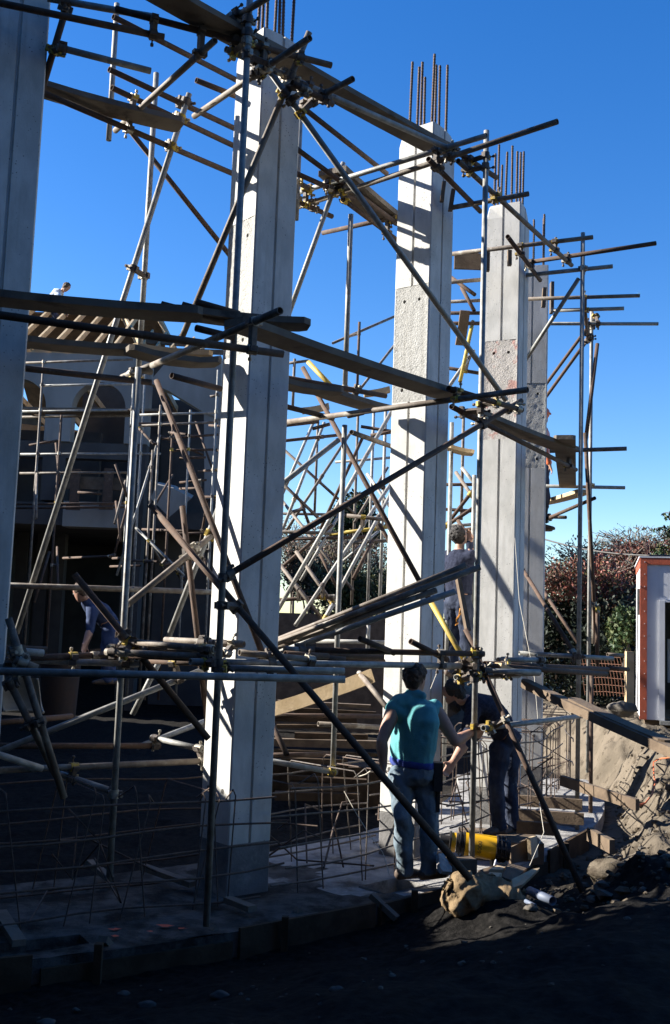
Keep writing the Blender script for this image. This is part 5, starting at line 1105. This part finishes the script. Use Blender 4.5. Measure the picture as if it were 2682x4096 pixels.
p6 = (2.870, 14.600, 5.111); up_person('person in an orange helmet almost hidden behind the farthest column', p6[0], p6[1], p6[2], (None, None), D(92), top='orange', legs='dark_jeans', sleeves='long', helmet='orange', hairy=False, vox=.016)

# ------------------------------------------------------------------ work gear and timbers near the bending man
M['gen_yellow'] = mat('yellow_drum', (.80, .44, .01), (.74, .39, .01), 5, .35, .05, 30, c3=(.45, .25, .03), s3=9, t3=(.64, .74))
gen = thing('heater_drum', 'yellow cylindrical machine with black ribbed ends and a black number behind the pole', 'machine', (1.298, 8.950, 0.086))
gL, gR = V((1.185, 9.020, 0.281)), V((1.438, 9.000, 0.257)); ax = (gR - gL).normalized(); Q = .57; RD = .098
mb = MB(); mb.cyl(gL, gR, RD, 36); mb.obj('drum', M['gen_yellow'], gen)
mb = MB()
for k in range(5): mb.cyl(gR + ax * (.003 + k * .017), gR + ax * (.014 + k * .017), RD * (1.14 if k % 2 == 0 else 1.0), 24)
mb.cyl(gR + ax * .086, gR + ax * .12, .085, 20); mb.obj('end_cap', M['black'], gen)
mb = MB()
for k in range(4): mb.cyl(gL - ax * (.003 + k * .018), gL - ax * (.014 + k * .018), RD * (1.0 if k % 2 == 0 else .85), 24)
mb.obj('end_cap', M['black'], gen)
mb = MB(); mb.cyl(gL - ax * .078, gL - ax * .115, .08, 24); mb.obj('ring', M['gen_yellow'], gen); mb = MB(); mb.cyl(gL - ax * .116, gL - ax * .13, .088, 24); mb.cyl(gL - ax * .131, gL - ax * .21, .05, 16); mb.obj('motor', M['black'], gen)
for k in range(9):
    an = k * .7; e = ax.orthogonal().normalized(); e.rotate(Matrix.Rotation(an, 3, ax)); mb = MB(); p = gR + e * .095; mb.box(p + ax * .045, ax * .045, e * .009, ax.cross(e) * .010); mb.obj('cooling_fin', M['steel_box'], gen)
hd_ = V((0, 0, 1)); mb = MB(); mb.path([gL - ax * .04 + hd_ * .09, gL - ax * .05 + hd_ * .135, gL - ax * .01 + hd_ * .142, gL + ax * .03 + hd_ * .095], .007, 8); mb.obj('handle', M['black'], gen)
for s in (0.1, .9):
    c_ = gL.lerp(gR, s); mb = MB(); mb.box(c_ - hd_ * .11 + V((0, -.03, 0)), ax * .015, V((0, .07, 0)), hd_ * .025); mb.obj('foot', M['black'], gen)
mb = MB(); mb.cyl((1.421, 8.850, 0.197), (1.398, 8.800, 0.149), .008, 8); mb.obj('leg_pin', M['cabin_white'], gen)
# the number on the drum, 6000, read upward along its side: thin strokes that follow the curve
view = V((0, 0, 2.05)) - (gL + gR) / 2; rad = (view - ax * view.dot(ax)).normalized(); tan_ = ax.cross(rad).normalized(); tan_ = tan_ if tan_.z > 0 else -tan_
def on_drum(a, h, r_=RD + .0012): an = h / RD; return gL.lerp(gR, .46) + ax * a + (rad * math.cos(an) + tan_ * math.sin(an)) * r_
def glyph(pts, closed):
    vs = []; n_ = len(pts); fs = []; wd = .0022
    for k in range(n_):
        a = V((*pts[k - 1 if (closed or k) else 0], 0)); b = V((*pts[(k + 1) % n_ if (closed or k < n_ - 1) else k], 0)); d = (b - a).normalized(); q = V((-d.y, d.x, 0)) * wd; p = V((*pts[k], 0))
        vs += [on_drum(p.x + q.x, p.y + q.y), on_drum(p.x - q.x, p.y - q.y)]
    for k in range(n_ if closed else n_ - 1): e = (k + 1) % n_; fs.append((2 * k, 2 * k + 1, 2 * e + 1, 2 * e))
    mb = MB(); mb.add(vs, fs); mb.obj('numeral', M['black'], gen)
for k in range(4):
    h0 = -.058 + k * .026
    if k == 0: glyph([(-.004, h0 + .017), (-.013, h0 + .012), (-.006, h0 + .003), (.006, h0), (.014, h0 + .005), (.014, h0 + .014), (.007, h0 + .019), (.001, h0 + .015), (.001, h0 + .006)], False)
    else: glyph([(.001 + .0135 * math.cos(q * pi / 8), h0 + .0095 + .0095 * math.sin(q * pi / 8)) for q in range(16)], True)

def boardbox(name, label, c_, hx, hy, hz, m, cat='timber', group='sawn boards round the pole foot'):
    mb = MB(); mb.box(c_, hx, hy, hz); return tag(mb.obj(name, M[m]), label, cat, group)
def slab4(name, label, pts, th, m, cat='board', group='sawn boards round the pole foot'):
    pts = [V(p) for p in pts]; n_ = (pts[1] - pts[0]).cross(pts[2] - pts[0]).normalized(); mb = MB(); mb.prism(pts, n_ * (-th if n_.dot(V((0, -.5, 1))) > 0 else th)); me_ = mb.mesh(name, M[m]); fixn(me_); return tag(link(name, me_), label, cat, group)
slab4('formwork_sheet', 'white stained sheet standing by the turquoise man\'s right boot', [(0.910, 8.500, 0.302), (0.963, 8.620, 0.278), (1.021, 8.500, 0.202), (1.008, 8.400, 0.186), (0.932, 8.340, 0.204), (0.909, 8.360, 0.230)], .03, 'slab')
boardbox('timber_block', 'reddish brown timber block under the left end of the yellow machine', V((1.106, 8.600, 0.193)), (.10, .03, 0), (-.02, .07, 0), (0, 0, .06), 'old_timber')
slab4('board', 'short sunlit board behind the sack, the upper of two', [(1.302, 8.420, 0.213), (1.393, 8.620, 0.203), (1.464, 8.620, 0.195), (1.406, 8.420, 0.215)], .025, 'ply')
slab4('board', 'short sunlit board behind the sack, the lower of two', [(1.221, 8.100, 0.226), (1.288, 8.300, 0.218), (1.381, 8.300, 0.216), (1.315, 8.100, 0.224)], .025, 'ply')
slab4('formwork_board', 'brown formwork panel standing right of the yellow machine, facing the viewer', [(1.588, 9.120, 0.245), (1.766, 9.220, 0.311), (1.778, 9.200, 0.132), (1.589, 9.100, 0.115)], .03, 'old_timber')
slab4('formwork_board', 'narrow formwork panel end catching the sun at the corner right of the machine', [(1.752, 9.120, 0.330), (1.886, 9.500, 0.280), (1.898, 9.500, 0.099), (1.766, 9.120, 0.151)], .03, 'ply')
slab4('plywood_sheet', 'sunlit plywood sheet leaning behind the right end of the sack', [(1.414, 8.000, 0.180), (1.430, 8.150, 0.205), (1.652, 8.500, 0.209), (1.732, 8.600, 0.200), (1.633, 8.350, 0.204), (1.494, 8.050, 0.193)], .03, 'ply')
slab4('plywood_sheet', 'dark plywood side of the formwork box in front of the machine', [(1.256, 8.700, 0.141), (1.505, 8.800, 0.198), (1.505, 8.700, 0.100), (1.243, 8.600, 0.109)], .03, 'old_timber')
slab4('plywood_sheet', 'dark sloping sheet between the lit boards and the leaning plywood', [(1.382, 8.300, 0.187), (1.481, 8.600, 0.226), (1.630, 8.600, 0.196), (1.449, 8.200, 0.184)], .03, 'old_timber')
for k, (z0, d0, pts) in enumerate((('Q', 9.2, ((568, 425), (690, 378), (700, 400), (575, 440))), ('Q', 9.6, ((705, 372), (775, 365), (780, 385), (712, 390))))): pass
slab4('slab_strip', 'sunlit strip of pale concrete beyond the formwork, crossed by a shadow', [(1.717, 9.752, 0.160), (1.811, 10.296, 0.160), (2.022, 10.374, 0.160), (1.970, 10.024, 0.160)], .12, 'slab', 'concrete', 'pale concrete strips of the far footing')
slab4('slab_strip', 'broad sunlit pale concrete slab at the foot of the farthest column', [(2.115, 11.729, 0.100), (2.210, 12.205, 0.100), (2.858, 12.234, 0.100), (2.741, 11.586, 0.100)], .16, 'slab', 'concrete', 'pale concrete strips of the far footing')
slab4('slab_strip', 'small raised pale concrete slab beyond the broad one, right of the rebar', [(2.572, 12.559, 0.180), (2.694, 13.068, 0.180), (2.998, 13.051, 0.180), (2.937, 12.582, 0.180)], .2, 'slab', 'concrete', 'pale concrete strips of the far footing')
for k, (a_, b_, lb) in enumerate((((1.766, 9.800, 0.295), (2.068, 9.600, 0.322), 'long timber edge before the far slab, left length'), ((1.862, 10.600, 0.271), (2.514, 10.400, 0.284), 'dark timber edge of the broad pale slab'), ((2.050, 11.400, 0.285), (2.690, 11.200, 0.292), 'grey timber edge behind the broad pale slab'), ((2.297, 9.300, 0.346), (2.388, 8.900, 0.324), 'dark board lying on the mud, lit along its upper edge'), ((2.561, 11.600, 0.480), (3.091, 10.600, 0.405), 'long dark board sloping away across the mud'))):
    a_, b_ = V(a_), V(b_); d = (b_ - a_); mb = MB(); s_ = d.cross(V((0, 0, 1))).normalized(); mb.box((a_ + b_) / 2, d / 2, s_ * .025, V((0, 0, .055))); tag(mb.obj('timber_edge', M['old_timber']), lb, 'timber', 'timbers on the far footing')
# sack
mb = MB(); rg = random.Random(4); sx = V((1.123, 7.750, 0.171))
mb.sphere(V((1.026, 7.750, 0.173)), .17, 16, 12, (1.0, .95, .95)); mb.sphere(V((1.172, 7.900, 0.154)), .19, 16, 12, (1.3, .9, .72)); mb.sphere(V((1.278, 7.800, 0.164)), .15, 16, 12, (1.35, .9, .6)); mb.sphere(V((1.335, 7.750, 0.148)), .10, 14, 10, (1.5, .9, .55)); mb.sphere(V((0.969, 7.650, 0.121)), .09, 14, 10, (.8, .7, 1.0)); mb.sphere(V((1.044, 7.700, 0.102)), .1, 14, 10, (1, .7, .8))
M['hessian'] = mat('hessian', (.26, .185, .105), (.20, .14, .08), 18, .95, .6, 160, c3=(.14, .10, .06), s3=6, t3=(.56, .7), spec=.1)
sk = melt('sack', mb, M['hessian'], None, .012, 5)
for v_ in sk.data.vertices:
    q = v_.co; f = abs(noise.noise(V((q.x * 6 + q.z * 5, q.y * 5, q.z * 3)))) * .075 + abs(noise.noise(V((q.x * 14 - q.z * 9, q.y * 9, q.z * 6 + 4)))) * .04 + abs(noise.noise(V((q.x * 26, q.y * 20, q.z * 30)))) * .012; v_.co = q - v_.normal * (f - .022)
tag(sk, 'crumpled brown hessian sack lying on the ground at the foot of the pole', 'sack')
# plastic pipes / sheet and other small things in the dark right of the sack
M['pipe_blue'] = mat('pale_blue_plastic', (.13, .155, .21), (.11, .13, .18), 5, .6)
for k, (a_, b_, r_, lb) in enumerate((((1.518, 7.900, 0.184), (1.624, 7.600, 0.191), .032, 'pale blue plastic pipe offcut on the dark ground right of the sack, the larger'), ((1.433, 7.600, 0.184), (1.481, 7.500, 0.180), .014, 'small pale pipe offcut beside the larger one'))):
    mb = MB(); mb.tube(a_, b_, r_, 18, .006); tag(mb.obj('pipe_offcut', M['pipe_blue']), lb, 'pipe', 'pale pipe offcuts')
M['pebble'] = mat('pebble', (.085, .08, .072), (.05, .047, .042), 8, .9, .2, 40, spec=.2); rg = random.Random(9)
for k, (z, x, y, d, r_, lb) in enumerate((('Q', 1175, 640, 8.6, .16, 'largest muddy boulder at the lit edge of the excavation'), ('Q', 1310, 655, 8.3, .09, 'smaller muddy stone just right of the largest boulder'), ('Q', 670, 845, 7.1, .035, 'pale chip of stone right of the sack'), ('c', 960, 1085, 15, .15, 'rounded stone on the bank top left of the timber post'))):
    p = [V((2.417, 9.000, 0.081)), V((2.517, 8.800, 0.099)), V((1.392, 7.200, 0.238)), V((4.147, 15.000, 1.026))][k]; mb = MB(); mb.sphere(p, r_, 14, 10, (1.3, 1, .7), .5, k + 3); tag(mb.obj('stone', M['soil'] if k < 2 else M['stone']), lb, 'stone')
for k, (p, r_, lb) in enumerate((((-1.446, 5.460, 0.300), .026, 'pebble at the lower left, the left one of a close pair'), ((-1.334, 5.422, 0.300), .032, 'pebble at the lower left, the right one of a close pair'), ((-0.872, 5.606, 0.280), .035, 'pale pebble in the dark earth, left of the near pole\'s line'), ((-0.533, 5.999, 0.220), .042, 'larger stone in the dark earth below the nearest column'), ((0.094, 5.429, 0.300), .03, 'small stone alone in the middle of the dark foreground'), ((-1.143, 6.440, 0.120), .03, 'pebble just in front of the footing edge at the left'))):
    x_, y_ = p[0], p[1]; mb = MB(); mb.sphere((x_, y_, ground_z(x_, y_) + r_ * .25), r_, 14, 10, (1.3, .9, .6), .4, k + 30); tag(mb.obj('stone', M['pebble']), lb, 'stone')
# orange lead on the bank
M['lead'] = mat('orange_lead', (.5, .12, .04)); mb = MB(); mb.path([(3.999, 12.400, 0.679), (3.933, 12.600, 0.634), (3.920, 12.800, 0.571), (3.745, 12.200, 0.482), (3.640, 11.800, 0.466), (3.445, 11.300, 0.402), (3.289, 11.000, 0.364), (3.118, 10.800, 0.360)], .009, 6); tag(mb.obj('power_lead', M['lead']), 'thin orange power lead trailing down the sandy bank at the right', 'cable')
# timbers and poles stacked inside the ring, between the first two columns
st = random.Random(21); k = 0
names = ['topmost', 'second', 'third', 'fourth', 'fifth', 'sixth', 'seventh', 'eighth', 'ninth', 'tenth', 'eleventh', 'twelfth']
for r_ in range(12):
    y_ = 815 + r_ * 23; a_, b_ = V((-0.674, 13.000, 0.979)), V((0.685, 13.000, 1.009)); f0, f1 = st.uniform(0, .25), st.uniform(.6, 1)
    z_ = 1.12 - .085 * r_; yy = 12.9 - .1 * r_
    p = V((a_.x + (b_.x - a_.x) * f0, yy + st.uniform(-.1, .1), z_)); q = V((a_.x + (b_.x - a_.x) * f1, yy + st.uniform(-.1, .1), z_ + st.uniform(-.03, .03))); d = q - p
    mb = MB(); mb.box((p + q) / 2, d / 2, (0, .06, 0), (0, 0, .02 + .012 * (r_ % 3))); tag(mb.obj('stacked_board', M['shaded_timber' if r_ % 5 else 'old_timber']), f'{names[r_]} board down in the shady timber pile between the first two columns', 'board', 'boards piled in the shade')
mb = MB(); mb.bx(-.75, 1.0, 13.05, 13.7, -.2, .35); tag(mb.obj('timber_pile', M['shaded_timber']), 'bottom of the timber pile between the first two columns', 'timber pile')
# drum and chute in the dark at the left
M['drum_rust'] = mat('rusty_orange_drum', (.04, .018, .008), (.025, .013, .007), 5, .8, .2, 30); dp = V((-4.056, 16.000, 0.549)); mb = MB(); R0 = .3
mb.cyl(dp, dp + V((0, 0, .85)), R0 * .86, 26, R0); mb.tube(dp + V((0, 0, .84)), dp + V((0, 0, .9)), R0 + .015, 26, .03); tag(mb.obj('drum', M['drum_rust']), 'rusty orange brown drum in deep shade at the lower left', 'drum')
M['chute'] = mat('pale_chute', (.30, .28, .22), (.24, .22, .17), 6, .7); mb = MB(); vs = []
cpts = [(-3.221, 11.000, 1.404), (-3.215, 11.100, 1.226), (-3.190, 11.100, 1.111), (-3.140, 11.000, 1.063)]
for p in cpts:
    for q in range(9): an = pi * (q / 8); vs.append(V(p) + V((-.2 * math.cos(an), .16 * math.sin(an), 0)))
mb.add(vs, [(i * 9 + q, i * 9 + q + 1, i * 9 + q + 10, i * 9 + q + 9) for i in range(3) for q in range(8)], True); mb.path([V(p) + V((-.2, 0, 0)) for p in cpts], .012); mb.path([V(p) + V((.2, 0, 0)) for p in cpts], .012); mb.path([vs[27 + q] for q in range(9)], .014)
tag(mb.obj('rubbish_chute', M['chute']), 'pale half round chute hanging in the shade beside the leftmost column', 'chute')
# orange marking paint on the footing, boards across the dark slab
M['paint'] = mat('marker_paint', (.65, .10, .04))
for k, (x, y) in enumerate(((1030, 1262), (720, 1285), (1135, 1280), (940, 1298), (720, 1328))):
    p = V([(-1.041, 7.298, 0.004), (-1.350, 7.174, 0.004), (-0.920, 7.245, 0.004), (-1.114, 7.155, 0.004), (-1.319, 7.024, 0.004)][k]); rg = random.Random(k); n_ = 11; s_ = (.06, .05, .035, .025, .04)[k]
    mb = MB(); mb.add([p + V((math.cos(2 * pi * q / n_) * s_ * rg.uniform(.3, 1.2), math.sin(2 * pi * q / n_) * s_ * rg.uniform(.2, .7), .014)) for q in range(n_)], [tuple(range(n_))]); o = mb.obj('paint_mark', M['paint']); tag(o, ['largest', 'second', 'rightmost', 'smallest', 'nearest'][k] + ' splash of red marking paint on the dark footing', 'paint mark', 'red paint marks')
for k, (a_, b_, w_, lb) in enumerate((((-2.144, 7.264, 0.050), (-1.854, 6.729, 0.020), .07, 'dark timber lying at the bottom left corner of the footing'), ((-1.363, 6.835, 0.030), (-1.329, 6.997, -0.080), .05, 'short stake sloping down from the footing edge at the lower left'), ((-0.727, 7.283, 0.000), (-0.648, 7.352, -0.100), .05, 'short stake beside the nearest standing pole\'s foot'), ((-0.676, 7.816, 0.050), (-0.478, 7.585, 0.050), .06, 'timber strut on the footing right of the nearest pole'), ((0.373, 8.127, 0.040), (0.564, 8.032, -0.100), .05, 'slanting timber stake propping the footing edge left of the sack'), ((-0.178, 7.799, 0.000), (-0.060, 7.860, -0.100), .05, 'slanting timber stake propping the footing edge in the middle'), ((-1.852, 8.601, 0.100), (-1.614, 8.270, 0.050), .05, 'timber offcut lying behind the rebar at the lower left'), ((-1.413, 8.503, 0.100), (-0.981, 8.212, 0.050), .06, 'longer timber lying behind the rebar beside the nearest column'))):
    a_, b_ = V(a_), V(b_); d = b_ - a_; s_ = d.cross(V((0, 0, 1))).normalized(); mb = MB(); mb.box((a_ + b_) / 2 + V((0, 0, .02)), d / 2, s_ * w_ * .6, s_.cross(d).normalized() * .02); tag(mb.obj('timber_strut', M['plank']), lb, 'timber', 'dark timbers on the footing')
print('objects', len(bpy.data.objects))
